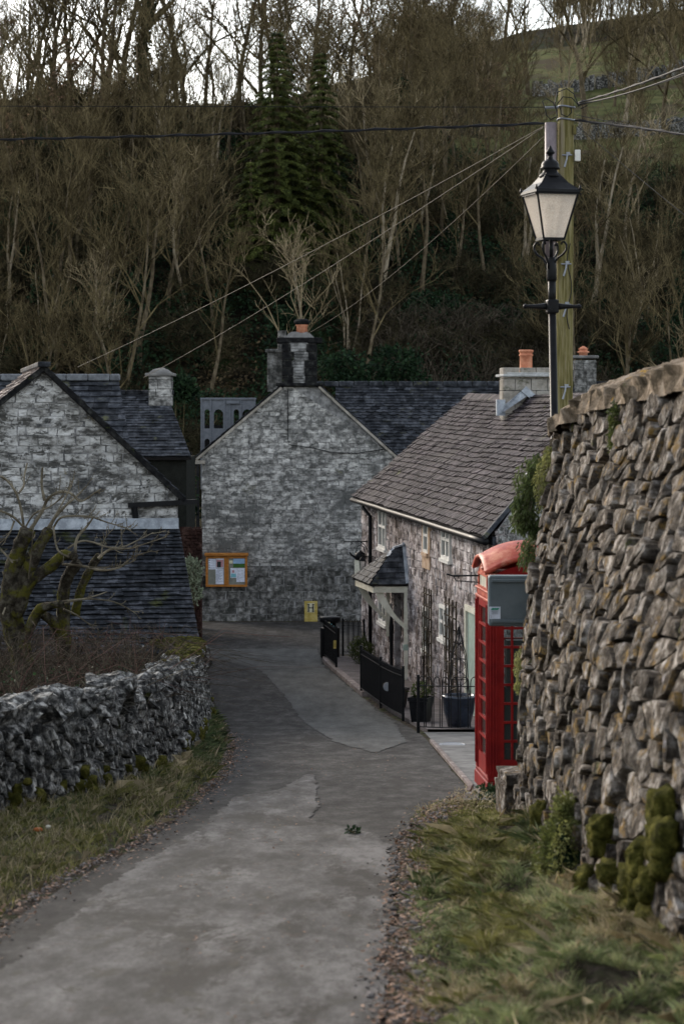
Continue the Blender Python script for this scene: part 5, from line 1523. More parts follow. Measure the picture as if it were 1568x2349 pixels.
# ================================================================ STREET LAMP
LX, LY = 1.915, 20.5
def lz(py): return (HY-py)/F*LY
lb = thing('street_lamp', 'black Victorian street lamp with tapered glass lantern before the telegraph pole', 'street lamp', (LX, LY, laneZ(LY)))
mb = MB(); lean = -.018
def lp(z): return Vector((LX + lean*(z - .0), LY, z))
mb.tube([lp(laneZ(LY)), lp(lz(705))], .0345, 16); mb.tube([lp(lz(705)), lp(lz(640))], .034, 16)
mb.tube([lp(lz(645)), lp(lz(640)), lp(lz(612)), lp(lz(590))], [.040, .046, .044, .036], 16); mb.tube([lp(lz(590)), lp(lz(548))], .018, 10)
mb.build('post', M['black'], lb, smooth=True)
cc = lp(lz(703)); mb = MB(); mb.box(cc, (.105, .10, .125), radians(8)); bevel(mb.build('collar', M['black'], lb), .015)
mb = MB()
for s in (-1, 1):
    mb.tube([cc + Vector((s*.05, 0, 0)), cc + Vector((s*.09, 0, 0)), cc + Vector((s*.22, 0, 0)), cc + Vector((s*.235, 0, 0)), cc + Vector((s*.25, 0, 0)), cc + Vector((s*.262, 0, 0))], [.034, .026, .014, .022, .022, .010], 12)
mb.build('ladder_bar', M['black'], lb, smooth=True)
mb = MB(); mb.tube([cc + Vector((0, -.052, 0)), cc + Vector((0, -.062, 0))], .035, 18); mb.build('emblem', M['black'], lb)
lr = radians(15); LC = lp(1.9); LC.z = 0
def corner(k, r, z): a = lr + pi/4 + k*pi/2; return Vector((LC.x + r*cos(a), LC.y + r*sin(a), z))
zb_, zt_ = lz(549), lz(447)
rb_, rt_ = .139, .272
mb = MB()
for k in range(4):
    mb.beam(corner(k, rb_, zb_), corner(k, rt_, zt_), .014, .014)
    mb.beam(corner(k, rb_, zb_), corner(k+1, rb_, zb_), .018, .022); mb.beam(corner(k, rt_, zt_), corner(k+1, rt_, zt_), .02, .016)
lt = mb.build('lantern_frame', M['black'], lb)
for k in range(4):
    mb = MB(); mb.quad(corner(k, rb_-.004, zb_+.01), corner(k+1, rb_-.004, zb_+.01), corner(k+1, rt_-.004, zt_), corner(k, rt_-.004, zt_)); mb.build('glass_pane', M['lampglass'], lt)
mb = MB(); mb.quad(*[corner(k, rt_-.03, zt_-.02) for k in range(4)]); mb.build('reflector', M['white'], lt)
mb = MB(); mb.lathe((LC.x, LC.y, 0), [(.03, zb_+.02), (.035, zb_+.06), (.028, zb_+.12), (.045, zb_+.2), (.045, zb_+.3), (.001, zb_+.33)], 12); mb.build('bulb', M['white'], lt, smooth=True)
mb = MB(); a45 = lr + pi/4
prof = [(rt_+.010, zt_-.004), (rt_+.024, zt_+.010), (rt_+.022, zt_+.035), (rt_+.002, zt_+.045), (.185, zt_+.10), (.115, zt_+.165), (.085, zt_+.195)]
mb.lathe((LC.x, LC.y, 0), prof, 4, rot=a45); mb.build('lantern_roof', M['black'], lb)
mb = MB()
for k in range(4): q = corner(k, rt_+.02, zt_+.03); mb.lathe(q, [(.012, 0), (.014, .015), (.004, .045)], 8); mb.lathe(corner(k, rt_+.028, zt_), [(.004, -.02), (.010, 0)], 6)
mb.build('roof_ear', M['black'], lb)['kind'] = 'stuff'
mb = MB(); z0 = lz(404)
mb.lathe((LC.x, LC.y, 0), [(.098, lz(408)), (.102, lz(403)), (.09, lz(400)), (.072, lz(396)), (.062, lz(391)), (.060, lz(389)), (.086, lz(388)), (.086, lz(384)), (.078, lz(382)), (.080, lz(377)), (.066, lz(371)), (.044, lz(367)), (.026, lz(364)), (.020, lz(359)), (.022, lz(355)), (.038, lz(352)), (.042, lz(350)), (.036, lz(347)), (.018, lz(341)), (.010, lz(336)), (.001, lz(333))], 24)
mb.build('finial', M['black'], lb, smooth=True)
for k in range(4):
    a = lr + pi/4 + k*pi/2; d = Vector((cos(a), sin(a), 0)); mb = MB()
    c0 = Vector((LC.x, LC.y, 0))
    pts = [(.035, lz(618)), (.040, lz(604)), (.075, lz(592)), (.128, lz(584)), (.158, lz(574)), (.160, lz(563)), (.140, lz(556)), (.118, lz(556)), (.108, lz(562))]
    mb.tube([c0 + d*r + Vector((0, 0, z)) for r, z in pts], .010, 8); mb.build('scroll_bracket', M['black'], lb, smooth=True)

# ================================================================ TELEGRAPH POLE
PX, PY = 2.96, 30.0
def pz(py): return (HY-py)/F*PY
tp = thing('telegraph_pole', 'tall greenish wooden telegraph pole with steps and cables behind the street lamp', 'pole', (PX, PY, laneZ(PY)))
def pp(z): return Vector((PX + .012*(z - 4)*.6, PY, z))
mb = MB(); zs = [laneZ(PY), -2, 0, 1.5, 3, 4, 4.25]; mb.tube([pp(z) for z in zs], [.135, .125, .118, .112, .108, .105, .100], 20); mb.build('shaft', M['pole'], tp, smooth=True)
mb = MB(); x = (1261-CX)/F*PY; mb.tube([(x, PY-.06, pz(600)), (x, PY-.06, pz(283))], .078, 14); mb.build('cable_guard', M['duct'], tp, smooth=True)
mb = MB(); mb.tube([(x + .04, PY-.10, pz(640)), (x+.04, PY-.1, pz(600)), (x + .05, PY-.08, pz(560))], .035, 8); mb.build('cable_tail', M['cable_pale'], tp)
for py in (358, 607, 700, 888):
    mb = MB(); c = pp(pz(py)) + Vector((.0, -.12, 0))
    mb.tube([c + Vector((-.06, 0, 0)), c + Vector((.07, -.02, .0))], .012, 6); mb.tube([c + Vector((.01, -.01, .03)), c + Vector((.0, -.03, -.06)), c + Vector((-.03, -.03, -.16))], [.014, .012, .016], 6)
    mb.box(c + Vector((.02, .0, .02)), (.05, .05, .035)); mb.build('step_iron', M['steel'], tp)
mb = MB(); mb.box(pp(pz(358)) + Vector((.15, -.06, 0)), (.075, .06, .15)); bevel(mb.build('junction_box', M['white'], tp), .008)
mb = MB(); mb.box(pp(pz(299)) + Vector((.11, -.08, 0)), (.04, .05, .13)); bevel(mb.build('small_box', M['pole'], tp), .008)
mb = MB()
for py in (246, 275):
    c = pp(pz(py)); mb.tube([c + Vector((.115*cos(t), .115*sin(t), .01*sin(t*2))) for t in [k*pi/8 for k in range(17)]], .012, 5)
mb.tube([pp(pz(247)) + Vector((-.1, -.05, 0)), pp(pz(248)) + Vector((-.28, -.05, 0))], .018, 6); mb.build('strap', M['steel'], tp)
mb = MB()
for (pts) in (((1278, 270), (1272, 235), (1276, 212), (1298, 203), (1315, 215), (1325, 240)), ((1250, 252), (1243, 232), (1252, 226), (1268, 235), (1274, 250)),
              ((1276, 240), (1290, 222), (1310, 224), (1326, 242)), ((1284, 246), (1286, 262), (1300, 268), (1310, 258), (1308, 246)), ((1250, 250), (1252, 264), (1262, 274), (1275, 268)), ((1324, 244), (1335, 238), (1346, 242), (1330, 250))):
    mb.tube([at(p[0], p[1], PY - .14) for p in pts], .007, 5)
mb.build('loose_wire', M['cable'], tp); mb = MB(); mb.tube([pp(pz(y)) + Vector((.05 + .03*sin(y*.05), -.115, 0)) for y in range(560, 760, 14)], .006, 5)
mb.build('loose_wire', M['cable'], tp)

def wire(label, a, b, r, sag, mkey='cable', twist=False):
    a, b = Vector(a), Vector(b); mb = MB(); n = 28
    pts = [a.lerp(b, k/n) - Vector((0, 0, sag*4*(k/n)*(1-k/n))) for k in range(n+1)]
    mb.tube(pts, r, 6)
    if twist:
        L_ = (b-a).length; m_ = int(L_*7)
        mb.tube([a.lerp(b, k/m_) - Vector((0, 0, sag*4*(k/m_)*(1-k/m_))) + Vector((0, r*1.4*cos(k*1.3), r*1.4*sin(k*1.3))) for k in range(m_+1)], r*.7, 5)
    return tag(mb.build('overhead_wire', M[mkey], org=a), label, 'wire')
def on_pole(px, py): return at(px, py, PY - .02)
wire('thick black cable running left from the pole across the whole picture', on_pole(1250, 283), at(-260, 324, 32), .014, .03, twist=True)
wire('very thin level wire above the thick black cable on the left', on_pole(1255, 246), at(-260, 243, 32), .005, .0)
wire('upper of the two pale slanting wires descending left from the pole', on_pole(1246, 290), at(178, 842, 52), .0055, .10, 'cable_pale')
wire('lower of the two pale slanting wires descending left from the pole', on_pole(1244, 293), at(330, 866, 58), .0055, .12, 'cable_pale')
wire('steep pale wire from the pole down to the tall gable chimney', on_pole(1247, 312), at(700, 768, 65.4), .0045, .25, 'cable_pale')
wire('upper black cable rising to the top right from the pole head', on_pole(1325, 236), at(1720, 88, 24), .011, .05, twist=True)
wire('lower black cable rising to the top right from the pole head', on_pole(1325, 239), at(1720, 98, 24), .010, .09)
wire('thin lowest wire rising to the top right from the pole head', on_pole(1325, 241), at(1720, 112, 24), .005, .06)
wire('thick black cable sinking to the right from the pole', on_pole(1318, 276), at(1720, 334, 26), .013, -.02, twist=True)
wire('thin wire just above the thick black cable right of the pole', on_pole(1322, 264), at(1720, 330, 26), .005, .02)
wire('thin pale wire sloping steeply down to the right from the pole', on_pole(1325, 290), at(1690, 590, 26), .0035, .02)

# ================================================================ BIN, RAILINGS, POTS
bn = thing('litter_bin', 'black cylindrical litter bin with a blue and white notice beyond the railings', 'bin', (-.27, 51.0, laneZ(51)+.07))
mb = MB(); c = Vector((-.27, 51.0, laneZ(51) + .05)); mb.lathe(c, [(.20, 0), (.215, .02), (.22, .66), (.215, .68)], 28); mb.lathe(c, [(.14, .66), (.14, .82)], 16); mb.build('body', M['black'], bn, smooth=True)
mb = MB(); mb.lathe(c, [(.222, .80), (.235, .83), (.235, .90), (.222, .925), (.001, .93)], 28); mb.build('lid', M['black'], bn, smooth=True)
mb = MB()
for k in range(8): a = -pi/2 + (k-3.5)*.16; b = a + .15; 
for (a0, a1, z0, z1, r) in ((-pi/2-.55, -pi/2+.45, .66, .76, .224),):
    n = 8
    for k in range(n):
        a, b = lerp(a0, a1, k/n), lerp(a0, a1, (k+1)/n); zt2 = z1 + .03*sin(k*1.7)
        mb.quad(c + Vector((r*cos(a), r*sin(a), z0)), c + Vector((r*cos(b), r*sin(b), z0)), c + Vector((r*cos(b), r*sin(b), zt2)), c + Vector((r*cos(a), r*sin(a), zt2)))
mb.build('notice', M['photo_teal'], bn)
mb = MB(); a = -pi/2 - .1; mb.box(c + Vector((.22*cos(a), .226*sin(a), .80)), (.05, .01, .05)); mb.build('emblem', M['paper_warm'], bn)
mb = MB(); mb.tube([c + Vector((-.20, -.10, .45)), c + Vector((-.205, -.10, .47))], .01, 6)

def railing(label, p0, p1, h, n, style='spear', bow=0.0, rail_lo=.08, group='black iron railings before the cottage', base=.06):
    p0, p1 = Vector((p0[0], p0[1], 0)), Vector((p1[0], p1[1], 0))
    d = p1 - p0; nrm = Vector((d.y, -d.x, 0)).normalized()
    def q(t):
        p = p0.lerp(p1, t) + nrm*bow*4*t*(1-t); return Vector((p.x, p.y, laneZ(p.y) + base))
    t_ = thing('railing', label, 'railing', q(0), group)
    for tt in (0, 1):
        mb = MB(); mb.box(q(tt) + Vector((0, 0, (h+.04)/2)), (.045, .045, h+.08)); mb.build('post', M['black'], t_)
    m = 10
    for zz in (rail_lo, h - .10):
        mb = MB()
        for k in range(m): mb.beam(q(k/m) + Vector((0, 0, zz)), q((k+1)/m) + Vector((0, 0, zz)), .035, .012)
        mb.build('rail', M['black'], t_)
    mb = MB()
    if style == 'spear':
        for k in range(1, n):
            p = q(k/n); mb.tube([p + Vector((0, 0, rail_lo)), p + Vector((0, 0, h-.02))], .009, 5); mb.lathe(p + Vector((0, 0, h-.03)), [(.006, 0), (.015, .015), (.002, .045)], 6)
    else:
        for k in range(n):
            a, b = q((k+.12)/n), q((k+.88)/n); pts = [a + Vector((0, 0, rail_lo))]
            for s in range(9):
                f = s/8; pts.append(a.lerp(b, .5 - .5*cos(pi*f)) + Vector((0, 0, h - .06 + .10*sin(pi*f))))
            pts.append(b + Vector((0, 0, rail_lo))); mb.tube(pts, .008, 5)
    mb.build('bars', M['black'], t_)
    return t_
ra_ = railing('straight black railing with pale finials in front of the litter bin', (-.40, 51.0), (-.12, 47.9), .84, 26)
mb = MB(); p = Vector((-.15, 47.84, laneZ(48)+.58)); mb.box(p, (.06, .012, .17)); mb.build('yellow_tag', M['yellow'], ra_)
railing('hoop topped black railing between the litter bin and the cottage corner', (.02, 51.6), (.50, 51.3), .78, 4, 'hoop')
railing('far panel of the long straight railing, ending at its middle post', (.36, 42.6), (.68, 39.9), .82, 24)
railing('near panel of the long straight railing before the flower pots', (.68, 39.8), (1.0, 37.15), .82, 24)
railing('bowed hoop topped railing around the big glazed pot', (1.15, 34.25), (2.05, 33.75), .80, 7, 'hoop', bow=.12, base=.03)
def pot(label, x, y, r, h, square=False, z=None):
    z = laneZ(y) + .07 if z is None else z
    t = thing('flower_pot', label, 'flower pot', (x, y, z)); mb = MB()
    pr = [(r*.62, 0), (r*.7, .01), (r*.93, h*.5), (r*1.0, h*.88), (r*1.04, h*.9), (r*1.04, h), (r*.92, h), (r*.9, h*.9), (.001, h*.88)] if not square else [(r*.9, 0), (r*1.15, h*.85), (r*1.25, h*.86), (r*1.25, h), (r*1.1, h), (r*1.1, h*.9), (.001, h*.88)]
    mb.lathe((x, y, z), pr, 28 if not square else 4, rot=.4); mb.build('pot', M['glaze'] if not square else M['black'], t, smooth=not square)
    mb = MB(); mb.lathe((x, y, z), [(.001, h*.86), (r*.9, h*.9), (.001, h*.95)], 12); mb.build('soil', M['soil'], t)
    return t
M['glaze'] = mat('dark_blue_glaze', [(.3, (.012, .016, .026)), (.7, (.022, .03, .045))], 5, .22, .05, 10, spec=.6)
pot('large round dark blue glazed pot holding an iron obelisk', 1.80, 34.95, .25, .49)
pot('square black planter at the end of the straight railing', 1.27, 36.5, .19, .40, True)
plant('potted_plant', 'withered brown plant in the square black planter', 'plant', (1.27, 36.5, laneZ(36.5)+.45), [((1.27, 36.5, laneZ(36.5)+.58), (.17, .17, .12), 260)], 'bush', .07, .012, 21)
pot('black pot standing behind the near panel of the straight railing', .95, 39.6, .20, .34, True)
pot('second black pot behind the far panel of the straight railing', .85, 41.3, .17, .30, True)
mb = MB(); mb.tube([(.78, 38.85, laneZ(39)+.50), (.78, 38.87, laneZ(39)+.50)], .075, 20); tag(mb.build('round_plate', M['steel'], org=(.78, 38.85, laneZ(39))), 'round pale plate hung on the straight railing', 'plate')
mb = MB(); mb.box((.62, 42.7, laneZ(42.7)+.20), (.24, .2, .14)); mb.box((.62, 42.7, laneZ(42.7)+.29), (.28, .24, .03)); bevel(tag(mb.build('red_box', M['redcloth'], org=(.62, 42.7, laneZ(42.7))), 'small red box behind the straight railing', 'box'), .01)
ob = thing('obelisk', 'black iron obelisk plant support rising from the large glazed pot', 'obelisk', (1.80, 34.95, laneZ(34.95)+.52))
mb = MB(); z0, z1 = laneZ(35)+.40, (HY-1428)/F*35
for k in range(6):
    a = k*pi/3 + .3; mb.tube([(1.80 + .19*cos(a), 34.95+.19*sin(a), z0), (1.80 + .12*cos(a), 34.95+.12*sin(a), lerp(z0, z1, .6)), (1.80 + .01*cos(a), 34.95+.01*sin(a), z1-.08)], .007, 5)
mb.build('leg', M['black'], ob)
mb = MB()
for t in (.12, .35, .6, .8):
    r = .19 - .10*t - .06*t*t; mb.tube([(1.80 + r*cos(k*pi/8), 34.95 + r*sin(k*pi/8), lerp(z0, z1-.08, t)) for k in range(17)], .005, 4)
for j in range(2):
    mb.tube([(1.80 + (.19-.17*t/20)*cos(t*.9+j*pi), 34.95 + (.19-.17*t/20)*sin(t*.9+j*pi), lerp(z0, z1-.08, t/20)) for t in range(21)], .005, 4)
mb.build('hoop', M['black'], ob)
mb = MB(); mb.lathe((1.80, 34.95, z1-.09), [(.016, 0), (.02, .02), (.006, .04), (.002, .12)], 8); mb.build('tip', M['black'], ob)
def trellis(label, xa, xb, ya, yb, lean_=.06):
    u0, u1 = cU(xa), cU(xb); z1, z0 = cZ((xa+xb)/2, ya), cZ((xa+xb)/2, yb)
    t = thing('trellis', label, 'trellis', CP(u0, z0, .1), 'dark wooden trellises on the cottage front'); mb = MB()
    for k in range(4): u = lerp(u0, u1, k/3); cbox(u-.012, z0, u+.012, z1, .10, .125, mb)
    n = int((z1-z0)/.21)
    for k in range(1, n+1): z = lerp(z0, z1, k/(n+.5)); cbox(u0-.03, z-.011, u1+.03, z+.011, .125, .14, mb)
    mb.build('lattice', M['twig_dark'], t)
    sb = MB(); rq = random.Random(int(xa))
    for k in range(5):
        u = lerp(u0, u1, rq.random()); pts = []
        for s in range(9): pts.append(CP(u + .10*sin(s*.9+k), lerp(z0-.1, z1*.8+z0*.2, s/8), .16)); 
        sb.tube(pts, .007, 4)
    sb.build('climber_stem', M['twig_dark'], t)
trellis('dark trellis between the slim lower window and the middle lower window', 986, 1002, 1349, 1580)
trellis('dark trellis just left of the green cottage door behind the obelisk', 1036, 1060, 1374, 1600)
gpst = thing('garden_post', 'slim black furled post standing before the cottage by the porch', 'post', (1.0, 46, laneZ(46)+.07))
mb = MB(); mb.tube([(1.0, 46, laneZ(46)+.06), (1.0, 46, laneZ(46) + .9), (1.0, 46, (HY-1440)/F*46), (1.0, 46, (HY-1396)/F*46)], [.028, .045, .05, .006], 8); mb.build('shaft', M['black'], gpst)
hd = plant('box_hedge', 'small clipped dark green bush between the railing and cottage corner', 'bush', (.42, 49.2, laneZ(49.2)+.07),
   [((.42, 49.2, laneZ(49.2)+.36), (.25, .4, .30), 2600)], 'bush', .035, .012, 31)

# ================================================================ POLLARDED TREE IN THE GARDEN
ft = thing('pollarded_tree', 'gnarled mossy pollarded tree with pale curling shoots before the dark lean-to roof', 'tree', (-4.1, 30.3, laneZ(30)))
def zc1(p, Y): return at(p[0]*.3319, 780 + p[1]*.3319, Y)
def limb(pts, r0, r1, Y0, Y1, mb, n=8, wob=.35):
    P_ = []; R_ = []
    # smooth polyline
    pp_ = [zc1(p, lerp(Y0, Y1, i/(len(pts)-1))) for i, p in enumerate(pts)]
    for i in range(len(pp_)-1):
        a = pp_[max(0, i-1)]; b = pp_[i]; c = pp_[i+1]; d = pp_[min(len(pp_)-1, i+2)]
        for s in range(4):
            t = s/4; P_.append(.5*((2*b) + (c-a)*t + (2*a-5*b+4*c-d)*t*t + (3*b-a-3*c+d)*t**3))
    P_.append(pp_[-1]); m = len(P_)
    R_ = [lerp(r0, r1, i/(m-1))*(1 + .12*nz(i*.9, r0*99)) for i in range(m)]
    mb.tube(P_, R_, n, wob=wob)
    return P_
k_ = .3319/173.0; kb_ = k_*.85   # zoomed pixel to metres at 30 m
tm = MB()
limb([(150, 2600), (150, 2120), (70, 1900), (85, 1650), (135, 1450), (190, 1310)], 85*k_, 52*k_, 30.3, 30.0, tm, 10)
limb([(85, 1820), (190, 1600), (270, 1430), (345, 1310)], 60*k_, 32*k_, 30.1, 29.9, tm, 10)
limb([(110, 1900), (200, 1690), (330, 1580), (440, 1490), (520, 1500)], 50*k_, 30*k_, 30.1, 29.7, tm, 10)
limb([(150, 2130), (260, 1880), (340, 1840), (430, 1820)], 40*k_, 24*k_, 30.2, 29.8, tm, 10)
limb([(470, 2420), (440, 2060), (440, 1760), (480, 1620), (540, 1530)], 54*k_, 38*k_, 30.6, 30.3, tm, 10)
limb([(520, 1900), (570, 1700), (640, 1560), (690, 1490)], 30*k_, 28*k_, 30.6, 30.4, tm, 10)
limb([(430, 2080), (380, 1960), (270, 1880)], 45*k_, 30*k_, 30.6, 30.3, tm, 10)
limb([(150, 2300), (60, 2000), (20, 1850), (-60, 1700)], 45*k_, 30*k_, 30.2, 30.5, tm, 10)
tm.build('trunk', M['bark_moss'], ft, smooth=True)
bm_ = MB(); rr = random.Random(77); ends = []
B_ = [([(190, 1340), (290, 1190), (330, 1100), (410, 1050), (490, 1060), (560, 1115), (650, 1060), (700, 1030)], 16, 6),
 ([(340, 1320), (380, 1230), (460, 1140), (530, 1080), (600, 1010)], 15, 5), ([(370, 1300), (420, 1230), (520, 1215), (640, 1225), (740, 1260), (860, 1295), (920, 1330)], 11, 4),
 ([(520, 1520), (530, 1380), (600, 1290), (650, 1220)], 15, 8), ([(470, 1440), (560, 1390), (650, 1400), (740, 1430), (850, 1430), (960, 1380), (1060, 1330)], 11, 4),
 ([(680, 1510), (760, 1450), (900, 1440), (1000, 1410), (1150, 1360)], 12, 4), ([(430, 1550), (560, 1560), (700, 1590), (830, 1570), (920, 1500), (1040, 1460)], 13, 5),
 ([(420, 1810), (600, 1790), (790, 1810), (940, 1890)], 10, 4), ([(440, 1860), (530, 1900), (660, 2000)], 10, 4), ([(420, 1820), (620, 1780), (740, 1740)], 10, 4),
 ([(165, 1300), (150, 1180), (110, 1050), (40, 960), (0, 940)], 12, 7), ([(310, 1110), (290, 1000), (295, 880)], 13, 9), ([(-80, 1160), (0, 1180), (90, 1220), (170, 1300)], 12, 9),
 ([(-60, 1400), (0, 1440), (90, 1540)], 10, 8), ([(130, 1060), (165, 1010), (170, 940), (190, 850)], 10, 7), ([(850, 1430), (840, 1350), (880, 1290)], 7, 3),
 ([(370, 1290), (400, 1450), (480, 1500)], 10, 8), ([(180, 1290), (240, 1200), (350, 1150), (440, 1080)], 8, 4), ([(330, 1300), (420, 1150), (500, 1000)], 9, 4), ([(700, 1500), (720, 1380), (790, 1300)], 7, 3),
 ([(20, 1900), (60, 1760), (20, 1600)], 9, 5), ([(100, 1250), (60, 1350), (-20, 1420)], 9, 5), ([(620, 1570), (760, 1570), (900, 1540), (960, 1480)], 7, 3), ([(200, 1650), (220, 1450), (230, 1330)], 8, 5)]
for (pts, r0, r1) in B_:
    Y0 = 30 + rr.uniform(-.2, .2); P_ = limb(pts, r0*kb_, r1*kb_, Y0, Y0 + rr.uniform(-.5, .5), bm_, 6, .2)
    m = len(P_)
    for j in range(m//3, m):
        if rr.random() < .62:
            d = (P_[min(j+1, m-1)] - P_[max(0, j-1)]).normalized(); e = (d + rv(rr)*.9 + Vector((0, 0, .5))).normalized(); L_ = rr.uniform(.05, .22)
            bm_.tube([P_[j], P_[j] + e*L_*.6, P_[j] + e*L_ + Vector((0, 0, .02))], [.006, .005, .003], 4)
            for s in range(3):
                f = P_[j] + e*L_*rr.uniform(.4, 1); bm_.tube([f, f + rv(rr)*.028], [.005, .003], 4)
bm_.build('branches', M['twig_grey'], ft)
# brambles behind the wall
mb = MB(); mr_ = MB(); rr = random.Random(14)
for k in range(1100):
    Y = 24 + 13.5*rr.random(); X = wl(Y) - .6 - 4.0*rr.random()**1.3
    if px_of(X, Y) < -120: X += 1.0
    p = Vector((X, Y, land(X, Y) + .1)); h = rr.uniform(.45, 1.35); d = Vector((rr.gauss(0, .8), rr.gauss(0, .5), 0))
    tgt = mr_ if rr.random() < .2 else mb
    r = rr.uniform(.0028, .005); h *= .85
    tgt.tube([p, p + d*.3 + Vector((0, 0, h*.6)), p + d*.7 + Vector((0, 0, h)), p + d*1.2 + Vector((0, 0, h*rr.uniform(.6, 1.05)))], [r*1.3, r*1.1, r*.8, r*.4], 3, cap=False)
    for s in range(4):
        f = p + d*.7*rr.random() + Vector((0, 0, h*rr.uniform(.4, 1))); e = (rv(rr) + Vector((0, 0, .4))).normalized(); tgt.tube([f, f + e*rr.uniform(.1, .35)], [r*.7, r*.3], 3, cap=False)
tag(mb.build('brambles', M['twig_dark']), 'dark bare bramble stems filling the garden behind the left wall', 'brambles', kind='stuff')
tag(mr_.build('brambles', M['twig_red']), 'reddish bare shoots among the brambles behind the left wall', 'brambles', kind='stuff')
mb = MB()
for k in range(2500):
    Y = 24 + 13.5*rr.random(); X = wl(Y) - .6 - 4.0*rr.random(); c = Vector((X, Y, land(X, Y) + rr.uniform(.1, .75))); leaf(mb, c, rv(rr), rv(rr), rr.uniform(.03, .07), .02)
tag(mb.build('garden_undergrowth', M['ivy']), 'dark leaves low down among the brambles behind the left wall', 'undergrowth', kind='stuff')

# ================================================================ WOODED HILLSIDE
def grow(seed, H, r0, lean_=.1, stems=1, twr=.012, up=.5, spread=.7, levels=3, first=.25, nb=(9, 7, 6), twigL=.55, leafy=0.0, ivy=0.0):
    rr = random.Random(seed); T, Cn, Lf = MB(), MB(), MB()
    def br(p, d, L, r, lv):
        n = max(2, int(4 - lv)) if lv else 6
        pts = [p.copy()]; q = p.copy(); dd = d.copy()
        for i in range(n):
            dd = (dd + rv(rr)*(.18 if lv == 0 else .48) + Vector((0, 0, .10 if lv else .05))).normalized(); q = q + dd*L/n; pts.append(q.copy())
        e = r*(.25 if lv < levels else .5)
        (T if lv < 1 else Cn).tube(pts, [lerp(r, e, (i/n)**.9) for i in range(n+1)], 7 if lv == 0 else (4 if lv == 1 else 3), cap=False)
        if lv >= levels:
            if leafy and rr.random() < leafy:
                for _ in range(3): leaf(Lf, pts[-1] + rv(rr)*.06, rv(rr), rv(rr), .14, .05)
            return
        m = nb[min(lv, len(nb)-1)]
        for k in range(m):
            t = rr.uniform(first if lv == 0 else .15, 1.0); i = min(n-1, int(t*n)); f = pts[i].lerp(pts[i+1], t*n - i)
            ax = (pts[i+1]-pts[i]).normalized(); o = rv(rr); o = (o - ax*o.dot(ax)).normalized()
            nd = (ax*(1 - spread*.5) + o*spread + Vector((0, 0, up))).normalized()
            l = L*(.62 if lv == 0 else .55)*(1.15 - .6*t)*rr.uniform(.7, 1.2)
            if lv + 1 >= levels: l = twigL*rr.uniform(.6, 1.3)
            br(f, nd, l, max(twr, lerp(r, e, t)*.55), lv + 1)
        if lv == 0 and ivy:
            for _ in range(int(ivy)):
                t = rr.random()*.8; i = min(n-1, int(t*n)); f = pts[i].lerp(pts[i+1], t*n - i); leaf(Lf, f + rv(rr)*rr.uniform(.1, .42), rv(rr), rv(rr), .16, .06)
    for s in range(stems):
        a = rr.random()*2*pi; d = Vector((cos(a)*lean_, sin(a)*lean_, 1)).normalized()
        br(Vector((cos(a)*.15*(stems > 1), sin(a)*.15*(stems > 1), -.2)), d, H*rr.uniform(.75, 1), r0*rr.uniform(.7, 1), 0)
    return T, Cn, Lf
def mesh_of(mb, name, m):
    o = mb.build(name, m); me = o.data; bpy.data.objects.remove(o); ORG.pop(o, None) if False else None
    return me
PROTO = {}
def proto(key, name, trunk_m, twig_m, leaf_m=None, **kw):
    T, Cn, Lf = grow(**kw)
    PROTO[key] = (name, mesh_of(T, 'trunk', M[trunk_m]), mesh_of(Cn, 'crown', M[twig_m]), mesh_of(Lf, 'foliage', M[leaf_m]) if Lf.v else None)
for i in range(3): proto('wood%d' % i, 'woodland_tree', 'bark', 'twig', seed=100+i, H=8.5, r0=.13, nb=(12, 7, 4), twr=.014, up=.55, spread=.65, first=.35, twigL=.6)
proto('pale', 'woodland_tree', 'bark_pale', 'twig_pale', seed=110, H=7.5, r0=.11, nb=(12, 6, 4), twr=.014, up=.5, spread=.7, first=.35, twigL=.5, lean_=.2)
proto('pale1', 'woodland_tree', 'bark_pale', 'twig', seed=111, H=8.0, r0=.12, nb=(11, 6, 4), twr=.014, up=.55, spread=.6, first=.35, twigL=.5, lean_=.25, stems=2)
proto('cop0', 'coppiced_tree', 'bark', 'twig', seed=120, H=5.5, r0=.07, nb=(8, 5, 3), stems=5, lean_=.18, twr=.013, up=.3, twigL=.5)
proto('cop1', 'coppiced_tree', 'bark_pale', 'twig', seed=121, H=5.0, r0=.06, nb=(8, 5, 3), stems=4, lean_=.22, twr=.013, up=.3, twigL=.45)
proto('shrub0', 'bare_shrub', 'twig_low', 'twig_low', seed=130, H=2.2, r0=.03, nb=(8, 5, 3), stems=9, lean_=.9, twr=.011, up=.0, twigL=.4, first=.1)
proto('shrub1', 'bare_shrub', 'twig_low', 'twig_low', seed=131, H=2.0, r0=.028, nb=(8, 5, 3), stems=9, lean_=1.1, twr=.010, up=.0, twigL=.35, first=.1)
proto('leafy', 'leafy_tree', 'bark', 'twig', 'deadleaf', seed=140, H=8.0, r0=.12, nb=(14, 8, 5), twr=.011, up=.5, leafy=.55)
proto('ivyt', 'ivy_clad_tree', 'bark', 'twig', 'ivy', seed=150, H=8.0, r0=.15, nb=(12, 7, 5), twr=.011, up=.5, ivy=1500)
proto('big0', 'skyline_tree', 'bark', 'twig', seed=160, H=13, r0=.26, nb=(12, 8, 5), twr=.015, up=.45, spread=.75, first=.18, twigL=.8, lean_=.08)
proto('big1', 'skyline_tree', 'bark', 'twig', seed=161, H=13, r0=.22, nb=(11, 8, 5), twr=.015, up=.6, spread=.6, first=.15, twigL=.8, lean_=.15, stems=2)
proto('big2', 'skyline_tree', 'bark', 'twig', 'deadleaf', seed=162, H=13, r0=.24, nb=(13, 8, 5), twr=.015, up=.5, spread=.65, first=.15, twigL=.7, leafy=.6)
